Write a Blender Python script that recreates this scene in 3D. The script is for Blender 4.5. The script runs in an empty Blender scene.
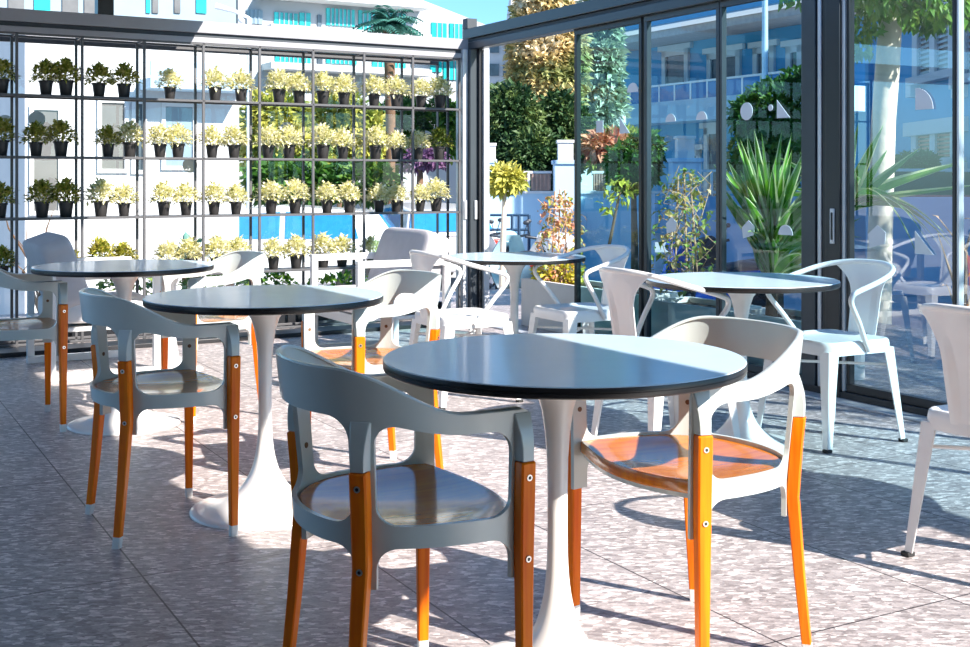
import bpy, math, random
from math import sin, cos, pi, radians, sqrt, atan2
from mathutils import Vector, Matrix

SC = bpy.context.scene
COL = SC.collection
F = 1200.0          # focal length in pixels of a 970 x 647 frame
EYE = 1.12          # camera height
U0, V0 = 485.0, 179.0
CX, CY = -0.079, 9.55            # inner corner of the glazed terrace
RX = (0.875, 0.485)              # room axes: along the plant rack (rightwards) / away from the camera
RY = (-0.485, 0.875)
ROT = atan2(0.485, 0.875)
KX = (0.860, 0.510)             # axes of the planted side, a shade off square
KY = (-0.510, 0.860)
ROTK = atan2(0.510, 0.860)

def W(rx, ry, z=0.0):
    return Vector((CX + rx*RX[0] + ry*RY[0], CY + rx*RX[1] + ry*RY[1], z))
def WK(rx, ry, z=0.0):
    return Vector((CX + rx*KX[0] + ry*KY[0], CY + rx*KX[1] + ry*KY[1], z))
def ray_ry(u, ry):
    """room rx and depth Y where the sight line of column u meets the plane ry"""
    k = (u-U0)/F
    ox, oy = CX+ry*KY[0], CY+ry*KY[1]
    rx = (k*oy-ox)/(KX[0]-k*KX[1])
    return rx, oy+rx*KX[1]
def ray_rx(u, rx):
    k = (u-U0)/F
    ox, oy = CX+rx*RX[0], CY+rx*RX[1]
    ry = (k*oy-ox)/(RY[0]-k*RY[1])
    return ry, oy+ry*RY[1]
def zat(v, Y): return EYE-(v-V0)*Y/F
def xat(u, Y): return (u-U0)*Y/F

# ------------------------------------------------------------------ materials
def mat(name, col, rough=0.5, metal=0.0, spec=0.5, coat=0.0, var=0.06, scale=12.0, bump=0.0, bscale=60.0, trans=0.0):
    m = bpy.data.materials.new(name); m.use_nodes = True
    nt = m.node_tree; N = nt.nodes; L = nt.links
    b = N['Principled BSDF']
    b.inputs['Roughness'].default_value = rough
    b.inputs['Metallic'].default_value = metal
    b.inputs['Specular IOR Level'].default_value = spec
    b.inputs['Coat Weight'].default_value = coat
    b.inputs['Coat Roughness'].default_value = 0.08
    tc = N.new('ShaderNodeTexCoord')
    nz = N.new('ShaderNodeTexNoise'); nz.inputs['Scale'].default_value = scale; nz.inputs['Detail'].default_value = 4
    L.new(tc.outputs['Object'], nz.inputs['Vector'])
    rp = N.new('ShaderNodeValToRGB')
    a = [max(0, c*(1-var)) for c in col]; d = [min(1, c*(1+var)) for c in col]
    rp.color_ramp.elements[0].position = 0.3; rp.color_ramp.elements[0].color = (*a, 1)
    rp.color_ramp.elements[1].position = 0.7; rp.color_ramp.elements[1].color = (*d, 1)
    L.new(nz.outputs['Fac'], rp.inputs['Fac']); L.new(rp.outputs['Color'], b.inputs['Base Color'])
    if bump:
        n2 = N.new('ShaderNodeTexNoise'); n2.inputs['Scale'].default_value = bscale
        L.new(tc.outputs['Object'], n2.inputs['Vector'])
        bp = N.new('ShaderNodeBump'); bp.inputs['Strength'].default_value = bump; bp.inputs['Distance'].default_value = 0.01
        L.new(n2.outputs['Fac'], bp.inputs['Height']); L.new(bp.outputs['Normal'], b.inputs['Normal'])
    return m

def leafmat(name, cols, scale=25.0, rough=0.5, trans=0.25):
    """leaf colours spread by a noise; some light passes through the leaf"""
    m = bpy.data.materials.new(name); m.use_nodes = True
    nt = m.node_tree; N = nt.nodes; L = nt.links
    b = N['Principled BSDF']; b.inputs['Roughness'].default_value = rough
    tc = N.new('ShaderNodeTexCoord')
    nz = N.new('ShaderNodeTexNoise'); nz.inputs['Scale'].default_value = scale; nz.inputs['Detail'].default_value = 3
    L.new(tc.outputs['Object'], nz.inputs['Vector'])
    rp = N.new('ShaderNodeValToRGB'); e = rp.color_ramp.elements
    n = len(cols)
    while len(e) < n: e.new(0.5)
    for i, c in enumerate(cols):
        e[i].position = 0.3+0.4*i/(n-1); e[i].color = (*c, 1)
    L.new(nz.outputs['Fac'], rp.inputs['Fac']); L.new(rp.outputs['Color'], b.inputs['Base Color'])
    t = N.new('ShaderNodeBsdfTranslucent'); L.new(rp.outputs['Color'], t.inputs['Color'])
    mx = N.new('ShaderNodeMixShader'); mx.inputs['Fac'].default_value = trans
    L.new(b.outputs[0], mx.inputs[1]); L.new(t.outputs[0], mx.inputs[2])
    L.new(mx.outputs[0], N['Material Output'].inputs['Surface'])
    return m

def glassmat(name, tint, base=0.1, ior=1.6):
    m = bpy.data.materials.new(name); m.use_nodes = True
    nt = m.node_tree; N = nt.nodes; L = nt.links
    N.remove(N['Principled BSDF'])
    tr = N.new('ShaderNodeBsdfTransparent'); tr.inputs['Color'].default_value = (*tint, 1)
    gl = N.new('ShaderNodeBsdfGlossy'); gl.inputs['Roughness'].default_value = 0.0
    gl.inputs['Color'].default_value = (0.92, 0.97, 1, 1)
    fr = N.new('ShaderNodeFresnel'); fr.inputs['IOR'].default_value = ior
    ad = N.new('ShaderNodeMath'); ad.operation = 'ADD'; ad.use_clamp = True; ad.inputs[1].default_value = base
    L.new(fr.outputs[0], ad.inputs[0])
    mx = N.new('ShaderNodeMixShader')
    L.new(ad.outputs[0], mx.inputs['Fac']); L.new(tr.outputs[0], mx.inputs[1]); L.new(gl.outputs[0], mx.inputs[2])
    L.new(mx.outputs[0], N['Material Output'].inputs['Surface'])
    return m

def woodmat(name, c1, c2, stretch=(40, 40, 2.5), rough=0.28, coat=0.6, spec=0.5):
    m = bpy.data.materials.new(name); m.use_nodes = True
    nt = m.node_tree; N = nt.nodes; L = nt.links
    b = N['Principled BSDF']; b.inputs['Roughness'].default_value = rough
    b.inputs['Coat Weight'].default_value = coat; b.inputs['Coat Roughness'].default_value = 0.06; b.inputs['Specular IOR Level'].default_value = spec
    tc = N.new('ShaderNodeTexCoord'); mp = N.new('ShaderNodeMapping'); mp.inputs['Scale'].default_value = stretch
    L.new(tc.outputs['Object'], mp.inputs['Vector'])
    nz = N.new('ShaderNodeTexNoise'); nz.inputs['Scale'].default_value = 1.0; nz.inputs['Detail'].default_value = 6
    L.new(mp.outputs['Vector'], nz.inputs['Vector'])
    rp = N.new('ShaderNodeValToRGB')
    rp.color_ramp.elements[0].position = 0.3; rp.color_ramp.elements[0].color = (*c1, 1)
    rp.color_ramp.elements[1].position = 0.7; rp.color_ramp.elements[1].color = (*c2, 1)
    L.new(nz.outputs['Fac'], rp.inputs['Fac']); L.new(rp.outputs['Color'], b.inputs['Base Color'])
    return m

def floormat():
    m = bpy.data.materials.new('stone_tile'); m.use_nodes = True
    nt = m.node_tree; N = nt.nodes; L = nt.links
    b = N['Principled BSDF']
    tc = N.new('ShaderNodeTexCoord')
    # long flecks of pale and dark chips
    mp = N.new('ShaderNodeMapping'); mp.inputs['Scale'].default_value = (46, 95, 1)
    mp.inputs['Rotation'].default_value = (0, 0, -ROT)
    L.new(tc.outputs['Object'], mp.inputs['Vector'])
    vo = N.new('ShaderNodeTexVoronoi'); vo.inputs['Scale'].default_value = 1.0; vo.inputs['Randomness'].default_value = 1
    nzw = N.new('ShaderNodeTexNoise'); nzw.inputs['Scale'].default_value = 1.4; nzw.inputs['Detail'].default_value = 5
    L.new(mp.outputs['Vector'], nzw.inputs['Vector'])
    ad = N.new('ShaderNodeMixRGB'); ad.blend_type = 'ADD'; ad.inputs['Fac'].default_value = 1.0
    L.new(mp.outputs['Vector'], ad.inputs['Color1']); L.new(nzw.outputs['Color'], ad.inputs['Color2'])
    L.new(ad.outputs['Color'], vo.inputs['Vector'])
    sp = N.new('ShaderNodeSeparateColor'); L.new(vo.outputs['Color'], sp.inputs['Color'])
    r1 = N.new('ShaderNodeValToRGB'); e = r1.color_ramp.elements
    e[0].position = 0.0; e[0].color = (0.255, 0.226, 0.222, 1)
    e[1].position = 1.0; e[1].color = (0.85, 0.79, 0.77, 1)
    x = e.new(0.45); x.color = (0.41, 0.373, 0.368, 1)
    x = e.new(0.8); x.color = (0.515, 0.475, 0.470, 1)
    x = e.new(0.88); x.color = (0.76, 0.71, 0.69, 1)
    L.new(sp.outputs['Red'], r1.inputs['Fac'])
    nz = N.new('ShaderNodeTexNoise'); nz.inputs['Scale'].default_value = 2.2; nz.inputs['Detail'].default_value = 9; nz.inputs['Roughness'].default_value = 0.7
    L.new(mp.outputs['Vector'], nz.inputs['Vector'])
    r2 = N.new('ShaderNodeValToRGB')
    r2.color_ramp.elements[0].position = 0.33; r2.color_ramp.elements[0].color = (0.62, 0.60, 0.60, 1)
    r2.color_ramp.elements[1].position = 0.66; r2.color_ramp.elements[1].color = (1.15, 1.13, 1.12, 1)
    L.new(nz.outputs['Fac'], r2.inputs['Fac'])
    mu = N.new('ShaderNodeMixRGB'); mu.blend_type = 'MULTIPLY'; mu.inputs['Fac'].default_value = 1
    L.new(r1.outputs['Color'], mu.inputs['Color1']); L.new(r2.outputs['Color'], mu.inputs['Color2'])
    # joints
    mb = N.new('ShaderNodeMapping'); mb.inputs['Rotation'].default_value = (0, 0, -ROT)
    L.new(tc.outputs['Object'], mb.inputs['Vector'])
    mo = N.new('ShaderNodeMapping'); mo.inputs['Location'].default_value = (-0.795, -3.43, 0)
    L.new(mb.outputs['Vector'], mo.inputs['Vector'])
    br = N.new('ShaderNodeTexBrick'); br.offset = 0.0
    br.inputs['Scale'].default_value = 1.0; br.inputs['Brick Width'].default_value = 0.615; br.inputs['Row Height'].default_value = 1.23
    br.inputs['Mortar Size'].default_value = 0.0028; br.inputs['Mortar Smooth'].default_value = 0.1
    br.inputs['Color1'].default_value = (1, 1, 1, 1); br.inputs['Color2'].default_value = (0.9, 0.9, 0.9, 1); br.inputs['Mortar'].default_value = (0.12, 0.11, 0.11, 1)
    L.new(mo.outputs['Vector'], br.inputs['Vector'])
    m2 = N.new('ShaderNodeMixRGB'); m2.blend_type = 'MULTIPLY'; m2.inputs['Fac'].default_value = 1
    L.new(mu.outputs['Color'], m2.inputs['Color1']); L.new(br.outputs['Color'], m2.inputs['Color2'])
    L.new(m2.outputs['Color'], b.inputs['Base Color'])
    b.inputs['Roughness'].default_value = 0.42
    n3 = N.new('ShaderNodeTexNoise'); n3.inputs['Scale'].default_value = 1.6; n3.inputs['Detail'].default_value = 6
    L.new(mp.outputs['Vector'], n3.inputs['Vector'])
    bp = N.new('ShaderNodeBump'); bp.inputs['Strength'].default_value = 0.35; bp.inputs['Distance'].default_value = 0.004
    L.new(n3.outputs['Fac'], bp.inputs['Height']); L.new(bp.outputs['Normal'], b.inputs['Normal'])
    return m

M = {}
M['floor'] = floormat()
M['white_metal'] = mat('white_painted_metal', (0.80, 0.80, 0.79), 0.32, coat=0.3, var=0.02)
M['chair_white'] = mat('white_pressed_steel', (0.54, 0.60, 0.585), 0.28, coat=0.3, var=0.02)
M['seat_wood'] = woodmat('lacquered_orange_wood', (0.46, 0.118, 0.001), (0.62, 0.20, 0.001), (4, 45, 4), 0.18, 0.40)
M['leg_wood'] = woodmat('lacquered_orange_leg_wood', (0.76, 0.115, 0.001), (0.94, 0.24, 0.002), (60, 60, 3), 0.4, 0.06, 0.25)
M['cap'] = mat('white_plastic_cap', (0.78, 0.78, 0.76), 0.4, var=0.02)
M['screw'] = mat('steel_screw', (0.62, 0.60, 0.56), 0.3, 1.0)
M['screw_dark'] = mat('dark_screw_socket', (0.03, 0.03, 0.03), 0.5)
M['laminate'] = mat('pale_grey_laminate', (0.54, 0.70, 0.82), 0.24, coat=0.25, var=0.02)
M['core'] = mat('black_laminate_edge', (0.012, 0.011, 0.011), 0.35)
M['tulip'] = mat('white_cast_pedestal', (0.82, 0.80, 0.77), 0.3, coat=0.4, var=0.02)
M['rubber'] = mat('black_rubber', (0.02, 0.02, 0.02), 0.7)
M['dark_frame'] = mat('charcoal_aluminium', (0.045, 0.055, 0.065), 0.35, 0.2)
M['black_frame'] = mat('black_aluminium', (0.012, 0.013, 0.016), 0.35)
M['grey_beam'] = mat('grey_painted_beam', (0.30, 0.30, 0.32), 0.45, var=0.03)
M['groove'] = mat('dark_groove', (0.04, 0.05, 0.06), 0.6)
M['alu'] = mat('brushed_aluminium', (0.55, 0.57, 0.60), 0.4, 0.3)
M['rack'] = mat('dark_grey_powder_coat', (0.085, 0.085, 0.09), 0.45)
M['pot'] = mat('black_plastic_pot', (0.035, 0.033, 0.033), 0.5)
M['soil'] = mat('dark_soil', (0.03, 0.02, 0.014), 0.95, bump=0.5)
M['varieg'] = leafmat('cream_variegated_leaf', [(0.30, 0.30, 0.03), (0.78, 0.75, 0.34), (0.92, 0.89, 0.68), (0.94, 0.92, 0.82)], 38, 0.4, 0.2)
M['varieg_shade'] = leafmat('shade_toned_cream_leaf', [(0.08, 0.13, 0.012), (0.28, 0.32, 0.03), (0.58, 0.50, 0.10), (0.66, 0.58, 0.28)], 38, 0.4, 0.2)  # same plants as above, with the left-end shade put into the leaf colours
M['darkleaf'] = leafmat('dark_green_leaf', [(0.03, 0.07, 0.012), (0.09, 0.14, 0.02), (0.22, 0.20, 0.03)], 38, 0.4, 0.2)
M['cushion'] = mat('grey_woven_cushion', (0.52, 0.50, 0.52), 0.9, bump=0.3, bscale=400, var=0.05)
M['seat_cushion'] = mat('pale_woven_cushion', (0.72, 0.70, 0.70), 0.9, bump=0.3, bscale=400, var=0.05)
M['street'] = mat('pale_paving', (0.42, 0.42, 0.43), 0.8, var=0.1, scale=0.8)
M['render_white'] = mat('white_render', (0.64, 0.64, 0.64), 0.8, var=0.03, scale=3)
M['render_blue'] = mat('blue_render', (0.07, 0.34, 0.58), 0.8, var=0.04, scale=1)
M['render_pale_blue'] = mat('pale_blue_render', (0.42, 0.60, 0.74), 0.8, var=0.04, scale=1)
M['roof_tile'] = mat('pinkish_clay_soffit', (0.50, 0.42, 0.40), 0.8, var=0.1, scale=6)
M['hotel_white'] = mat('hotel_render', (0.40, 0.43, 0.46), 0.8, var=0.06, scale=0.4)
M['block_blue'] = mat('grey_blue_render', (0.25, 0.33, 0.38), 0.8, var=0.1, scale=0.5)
M['pane_teal'] = mat('teal_window_glass', (0.02, 0.42, 0.42), 0.12, var=0.35, scale=1.2)
M['pane_dark'] = mat('dark_window_glass', (0.09, 0.12, 0.15), 0.1, var=0.3, scale=2)
M['pane_grey'] = mat('grey_window_glass', (0.15, 0.145, 0.14), 0.15, var=0.2, scale=2)
M['pane_pale'] = mat('pale_blue_window_glass', (0.22, 0.30, 0.36), 0.15, var=0.15, scale=1.5)
M['shutter'] = mat('orange_striped_blind', (0.55, 0.22, 0.14), 0.6)
M['sticker'] = mat('frosted_sticker', (0.72, 0.74, 0.77), 0.7, var=0.01)
M['g_clear'] = glassmat('clear_glass', (0.95, 0.98, 0.98), 0.02, 1.4)
M['g_tint'] = glassmat('blue_tinted_glass', (0.52, 0.78, 0.89), 0.008, 1.36)
M['g_green'] = glassmat('teal_tinted_glass', (0.48, 0.82, 0.86), 0.0, 1.38)
M['g_light'] = glassmat('faintly_tinted_glass', (0.68, 0.86, 0.94), 0.12, 1.5)
M['planter'] = mat('beige_planter_render', (0.84, 0.78, 0.73), 0.8, var=0.04, scale=5)
M['bark'] = mat('pale_bark', (0.74, 0.60, 0.46), 0.85, var=0.18, scale=5, bump=0.6, bscale=14)
M['dark_bark'] = mat('brown_bark', (0.16, 0.09, 0.05), 0.9, var=0.3, scale=6)
M['stake'] = mat('bamboo_stake', (0.55, 0.34, 0.20), 0.7, var=0.2)
M['blade_green'] = leafmat('yucca_blade_green', [(0.05, 0.20, 0.02), (0.14, 0.36, 0.03), (0.30, 0.52, 0.06)], 6, 0.35, 0.25)
M['blade_cream'] = leafmat('yucca_blade_cream', [(0.55, 0.60, 0.22), (0.76, 0.78, 0.48)], 8, 0.35, 0.25)
M['agave'] = leafmat('blue_green_agave', [(0.04, 0.16, 0.13), (0.10, 0.30, 0.24)], 8)
M['flower'] = leafmat('coral_and_green_leaf', [(0.10, 0.24, 0.03), (0.42, 0.42, 0.08), (0.75, 0.32, 0.18), (0.80, 0.50, 0.42)], 16, 0.5, 0.3)
M['vine'] = leafmat('vine_leaf', [(0.05, 0.20, 0.03), (0.18, 0.36, 0.05), (0.55, 0.42, 0.10), (0.70, 0.38, 0.22)], 9, 0.5, 0.3)
M['yellow_shrub'] = leafmat('yellow_shrub_leaf', [(0.14, 0.20, 0.02), (0.55, 0.50, 0.04), (0.80, 0.70, 0.10)], 14, 0.5, 0.3)
M['green_tree'] = leafmat('green_tree_leaf', [(0.02, 0.07, 0.01), (0.05, 0.16, 0.02), (0.16, 0.26, 0.03)], 3, 0.5, 0.3)
M['bright_tree'] = leafmat('bright_canopy_leaf', [(0.06, 0.20, 0.02), (0.15, 0.34, 0.03), (0.34, 0.46, 0.05)], 6, 0.5, 0.4)
M['dark_tree'] = leafmat('dark_conifer', [(0.012, 0.045, 0.015), (0.04, 0.10, 0.03), (0.14, 0.20, 0.05)], 1.6, 0.6, 0.15)
M['gold_tree'] = leafmat('golden_cypress', [(0.10, 0.15, 0.04), (0.36, 0.38, 0.14), (0.72, 0.56, 0.28), (0.78, 0.72, 0.56)], 0.8, 0.6, 0.2)
M['silver_tree'] = leafmat('silvery_eucalyptus', [(0.16, 0.26, 0.14), (0.45, 0.52, 0.38), (0.80, 0.82, 0.76)], 1.4, 0.6, 0.2)
M['hedge'] = leafmat('sunlit_hedge', [(0.05, 0.11, 0.02), (0.26, 0.32, 0.05), (0.58, 0.54, 0.10), (0.70, 0.66, 0.30)], 1.0, 0.6, 0.25)
M['purple'] = leafmat('purple_bougainvillea', [(0.10, 0.05, 0.12), (0.26, 0.12, 0.26)], 2, 0.6, 0.25)
M['red_shrub'] = leafmat('coral_red_shrub', [(0.16, 0.24, 0.05), (0.72, 0.22, 0.12), (0.80, 0.36, 0.22)], 2, 0.6, 0.25)
M['car_white'] = mat('white_car_paint', (0.80, 0.80, 0.82), 0.25, coat=0.6, var=0.01)
M['car_glass'] = mat('blue_car_glass', (0.02, 0.20, 0.46), 0.08, var=0.1)
M['red_lamp'] = mat('red_tail_lamp', (0.75, 0.05, 0.03), 0.25)
M['tyre'] = mat('black_tyre', (0.02, 0.02, 0.022), 0.8)
M['sc_teal'] = mat('light_teal_scooter_paint', (0.42, 0.66, 0.74), 0.25, coat=0.5)
M['sc_silver'] = mat('silver_scooter_paint', (0.60, 0.63, 0.68), 0.3, 0.3, coat=0.5)
M['sc_white'] = mat('white_scooter_paint', (0.78, 0.80, 0.82), 0.25, coat=0.5)
M['sc_blue'] = mat('blue_scooter_paint', (0.02, 0.16, 0.72), 0.25, coat=0.5)
M['sc_black'] = mat('black_scooter_plastic', (0.02, 0.03, 0.045), 0.45)
M['lamp_white'] = mat('white_lamp_enamel', (0.82, 0.83, 0.84), 0.35)
M['pole'] = mat('pale_galvanised_pole', (0.62, 0.72, 0.78), 0.4, 0.2)
M['ceiling'] = mat('pale_roof_slab', (0.55, 0.56, 0.58), 0.7)
M['rail_blue'] = mat('blue_balcony_glass', (0.03, 0.20, 0.48), 0.15)
M['fence'] = mat('brown_fence_panel', (0.45, 0.30, 0.24), 0.7, var=0.2, scale=3)
M['dark_fence'] = mat('dark_hedge_screen', (0.012, 0.03, 0.035), 0.6, var=0.4, scale=5)
M['rack_blue'] = mat('dark_blue_steel', (0.02, 0.06, 0.12), 0.4)

# ------------------------------------------------------------------ mesh helpers
class MB:
    def __init__(s): s.v = []; s.f = []; s.m = []
    def face(s, pts, mi=0):
        i = len(s.v); s.v += [tuple(p) for p in pts]; s.f.append(tuple(range(i, i+len(pts)))); s.m.append(mi)
    def grid(s, rows, mi=0, closed_u=False, closed_v=False, flip=False):
        i0 = len(s.v); n = len(rows); k = len(rows[0])
        for r in rows: s.v += [tuple(p) for p in r]
        for a in range(n if closed_u else n-1):
            for b in range(k if closed_v else k-1):
                q = (i0+a*k+b, i0+a*k+(b+1) % k, i0+((a+1) % n)*k+(b+1) % k, i0+((a+1) % n)*k+b)
                s.f.append(q[::-1] if flip else q); s.m.append(mi)
        return i0
    def cap(s, i0, k, mi=0, flip=False):
        q = tuple(range(i0, i0+k)); s.f.append(q[::-1] if flip else q); s.m.append(mi)
    def box(s, c, d, mi=0, rz=0.0, taper=1.0):
        x, y, z = d[0]/2, d[1]/2, d[2]/2
        i = len(s.v); ca, sa = cos(rz), sin(rz)
        for dz, t in ((-z, taper), (z, 1.0)):
            for dx, dy in ((-x, -y), (x, -y), (x, y), (-x, y)):
                dx *= t; dy *= t
                s.v.append((c[0]+dx*ca-dy*sa, c[1]+dx*sa+dy*ca, c[2]+dz))
        for q in ((3, 2, 1, 0), (4, 5, 6, 7), (0, 1, 5, 4), (1, 2, 6, 5), (2, 3, 7, 6), (3, 0, 4, 7)):
            s.f.append(tuple(i+a for a in q)); s.m.append(mi)
    def boxr(s, a, b, mi=0):
        s.box([(a[i]+b[i])/2 for i in range(3)], [abs(b[i]-a[i]) for i in range(3)], mi)
    def tube(s, pts, r, n=10, mi=0, sq=None):
        """round tube (or rectangle sq=(w,h)) swept along pts; r is a number or one per point"""
        pts = [Vector(p) for p in pts]
        rr = r if isinstance(r, (list, tuple)) else [r]*len(pts)
        rows = []; up = None
        for i, p in enumerate(pts):
            t = (pts[min(i+1, len(pts)-1)]-pts[max(i-1, 0)]).normalized()
            if up is None:
                up = Vector((0, 0, 1)) if abs(t.z) < 0.9 else Vector((1, 0, 0))
            up = (up-t*up.dot(t)).normalized(); sd = t.cross(up)
            if sq:
                w, h = sq[0]/2*rr[i], sq[1]/2*rr[i]
                rows.append([p+sd*a+up*b for a, b in ((-w, -h), (w, -h), (w, h), (-w, h))])
            else:
                rows.append([p+(sd*cos(2*pi*j/n)+up*sin(2*pi*j/n))*rr[i] for j in range(n)])
        k = len(rows[0]); i0 = s.grid(rows, mi, closed_v=True, flip=True)
        s.cap(i0, k, mi, flip=False); s.cap(i0+(len(rows)-1)*k, k, mi, flip=True)
    def lathe(s, prof, n=32, c=(0, 0, 0), mi=0):
        """prof: (r, z) from bottom to top"""
        rows = [[(c[0]+r*cos(2*pi*j/n), c[1]+r*sin(2*pi*j/n), c[2]+z) for j in range(n)] for r, z in prof]
        i0 = s.grid(rows, mi, closed_v=True)
        s.cap(i0, n, mi, flip=True); s.cap(i0+(len(rows)-1)*n, n, mi)
    def sphere(s, c, r, n=12, mi=0):
        rz = r if not isinstance(r, (tuple, list)) else r[2]
        rx = r if not isinstance(r, (tuple, list)) else r[0]
        ry = r if not isinstance(r, (tuple, list)) else r[1]
        rows = []
        for a in range(1, n):
            t = -pi/2+pi*a/n
            rows.append([(c[0]+rx*cos(t)*cos(2*pi*j/(2*n)), c[1]+ry*cos(t)*sin(2*pi*j/(2*n)), c[2]+rz*sin(t)) for j in range(2*n)])
        i0 = s.grid(rows, mi, closed_v=True); s.cap(i0, 2*n, mi, flip=True); s.cap(i0+(n-2)*2*n, 2*n, mi)
    def prism(s, poly, axis, a, b, mi=0):
        """extrude a 2D polygon along an axis (0,1,2) from a to b"""
        def P(p, t):
            q = list(p); q.insert(axis, t); return tuple(q)
        n = len(poly); i = len(s.v)
        s.v += [P(p, a) for p in poly]+[P(p, b) for p in poly]
        s.f.append(tuple(range(i+n-1, i-1, -1))); s.m.append(mi)
        s.f.append(tuple(range(i+n, i+2*n))); s.m.append(mi)
        for j in range(n):
            k = (j+1) % n; s.f.append((i+j, i+k, i+n+k, i+n+j)); s.m.append(mi)
    def leaf(s, p, d, L, w, up=Vector((0, 0, 1)), bend=0.25, mi=0):
        """one pointed leaf of two folded quads"""
        d = d.normalized(); sd = d.cross(up)
        if sd.length < 1e-3: sd = Vector((1, 0, 0))
        sd.normalize(); nn = sd.cross(d)
        a = p; m = p+d*L*0.5; e = p+d*L-nn*L*bend
        i = len(s.v)
        s.v += [tuple(a), tuple(m+sd*w/2+nn*w*0.12), tuple(e), tuple(m-sd*w/2+nn*w*0.12), tuple(m-nn*w*0.1)]
        s.f += [(i, i+1, i+4), (i+1, i+2, i+4), (i+2, i+3, i+4), (i+3, i, i+4)]; s.m += [mi]*4
    def mesh(s, name, mats, smooth=35):
        me = bpy.data.meshes.new(name); me.from_pydata(s.v, [], s.f)
        for m in (mats if isinstance(mats, (list, tuple)) else [mats]): me.materials.append(m)
        me.polygons.foreach_set('material_index', s.m)
        if smooth:
            me.polygons.foreach_set('use_smooth', [True]*len(s.f))
            me.set_sharp_from_angle(angle=radians(smooth))
        me.update(); return me

def fixnormals(me):
    import bmesh
    b = bmesh.new(); b.from_mesh(me); bmesh.ops.remove_doubles(b, verts=b.verts, dist=1e-5)
    bmesh.ops.recalc_face_normals(b, faces=b.faces); b.to_mesh(me); b.free(); me.update()

def obj(name, mb, mats, parent=None, bevel=0.0, smooth=35, label=None, fix=False):
    me = mb.mesh(name, mats, smooth) if isinstance(mb, MB) else mb
    if fix:
        fixnormals(me)
        if smooth: me.set_sharp_from_angle(angle=radians(smooth))
    o = bpy.data.objects.new(name, me); COL.objects.link(o)
    if parent is not None: o.parent = parent
    if bevel:
        b = o.modifiers.new('bevel', 'BEVEL'); b.width = bevel; b.segments = 2; b.limit_method = 'ANGLE'; b.angle_limit = radians(40)
        b.harden_normals = False
    if label: o['label'] = label
    return o

def thing(name, label, cat, loc=(0, 0, 0), rz=0.0, group=None):
    o = bpy.data.objects.new(name, None); COL.objects.link(o)
    o.location = loc; o.rotation_euler = (0, 0, rz); o.empty_display_size = 0.1
    o['label'] = label; o['category'] = cat
    if group: o['group'] = group
    return o
def tag(o, label, cat, group=None):
    o['label'] = label; o['category'] = cat
    if group: o['group'] = group
    return o
def struct(o):
    o['kind'] = 'structure'; return o
def dup(root, loc, rz, label, group=None):
    r = root.copy(); COL.objects.link(r); r.location = loc; r.rotation_euler = (0, 0, rz); r['label'] = label
    if group: r['group'] = group
    for ch in list(root.children):
        c = ch.copy(); COL.objects.link(c); c.parent = r
        for g in list(ch.children):
            d = g.copy(); COL.objects.link(d); d.parent = c
    return r

def cloud(mb, blobs, n, size, rng, mi=0, shell=0.55, droop=0.0):
    """leaf sprays scattered through ellipsoids (cx,cy,cz,rx,ry,rz)"""
    vol = [b[3]*b[4]*b[5] for b in blobs]; tot = sum(x**0.67 for x in vol)
    for b, v in zip(blobs, vol):
        for _ in range(max(3, int(n*v**0.67/tot))):
            while True:
                p = Vector((rng.uniform(-1, 1), rng.uniform(-1, 1), rng.uniform(-1, 1)))
                if 0.05 < p.length <= 1: break
            q = p.normalized()*(shell+(1-shell)*rng.random()**0.6)
            pos = Vector((b[0]+q.x*b[3], b[1]+q.y*b[4], b[2]+q.z*b[5]))
            d = (q+Vector((rng.uniform(-1, 1), rng.uniform(-1, 1), rng.uniform(-1, 1)-droop))).normalized()
            s_ = size*rng.uniform(0.6, 1.4)
            mb.leaf(pos, d, s_, s_*0.5, Vector((rng.uniform(-1, 1), rng.uniform(-1, 1), 1)).normalized(), 0.2, mi)

# ------------------------------------------------------------------ camera, sun, sky
cam = bpy.data.cameras.new('camera'); co = bpy.data.objects.new('camera', cam); COL.objects.link(co)
co.location = (0, 0, EYE); co.rotation_euler = (pi/2, 0, 0)
cam.sensor_width = 36; cam.lens = F*36/970; cam.shift_y = -(323.5-V0)/970
cam.clip_end = 500; cam.clip_start = 0.05
SC.camera = co

to_sun = Vector((0.82, -0.58, 0.73)).normalized()
sl = bpy.data.lights.new('sun', 'SUN'); sl.energy = 12.5; sl.angle = radians(0.53); sl.color = (1.0, 0.92, 0.84)
so = bpy.data.objects.new('sun', sl); COL.objects.link(so)
so.rotation_euler = to_sun.to_track_quat('Z', 'Y').to_euler(); so.location = (8, -6, 9)

wd = bpy.data.worlds.new('sky'); SC.world = wd; wd.use_nodes = True
nt = wd.node_tree; bg = nt.nodes['Background']
sky = nt.nodes.new('ShaderNodeTexSky'); sky.sky_type = 'NISHITA'; sky.sun_disc = False
sky.sun_elevation = math.asin(to_sun.z); sky.sun_rotation = atan2(to_sun.x, to_sun.y)
sky.air_density = 1.0; sky.dust_density = 0.6; sky.ozone_density = 2.0
tn = nt.nodes.new('ShaderNodeMixRGB'); tn.blend_type = 'MULTIPLY'; tn.inputs['Fac'].default_value = 1.0
tn.inputs['Color2'].default_value = (0.62, 1.0, 1.28, 1)
nt.links.new(sky.outputs[0], tn.inputs['Color1']); nt.links.new(tn.outputs['Color'], bg.inputs['Color']); bg.inputs['Strength'].default_value = 0.205
SC.view_settings.view_transform = 'Standard'; SC.view_settings.look = 'None'
SC.view_settings.exposure = 0.0; SC.view_settings.gamma = 1.0; SC.view_settings.use_curve_mapping = False
SC.cycles.max_bounces = 10; SC.cycles.transparent_max_bounces = 16; SC.cycles.caustics_reflective = False; SC.cycles.caustics_refractive = False
SC.cycles.sample_clamp_indirect = 6.0

rng = random.Random(7)

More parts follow.
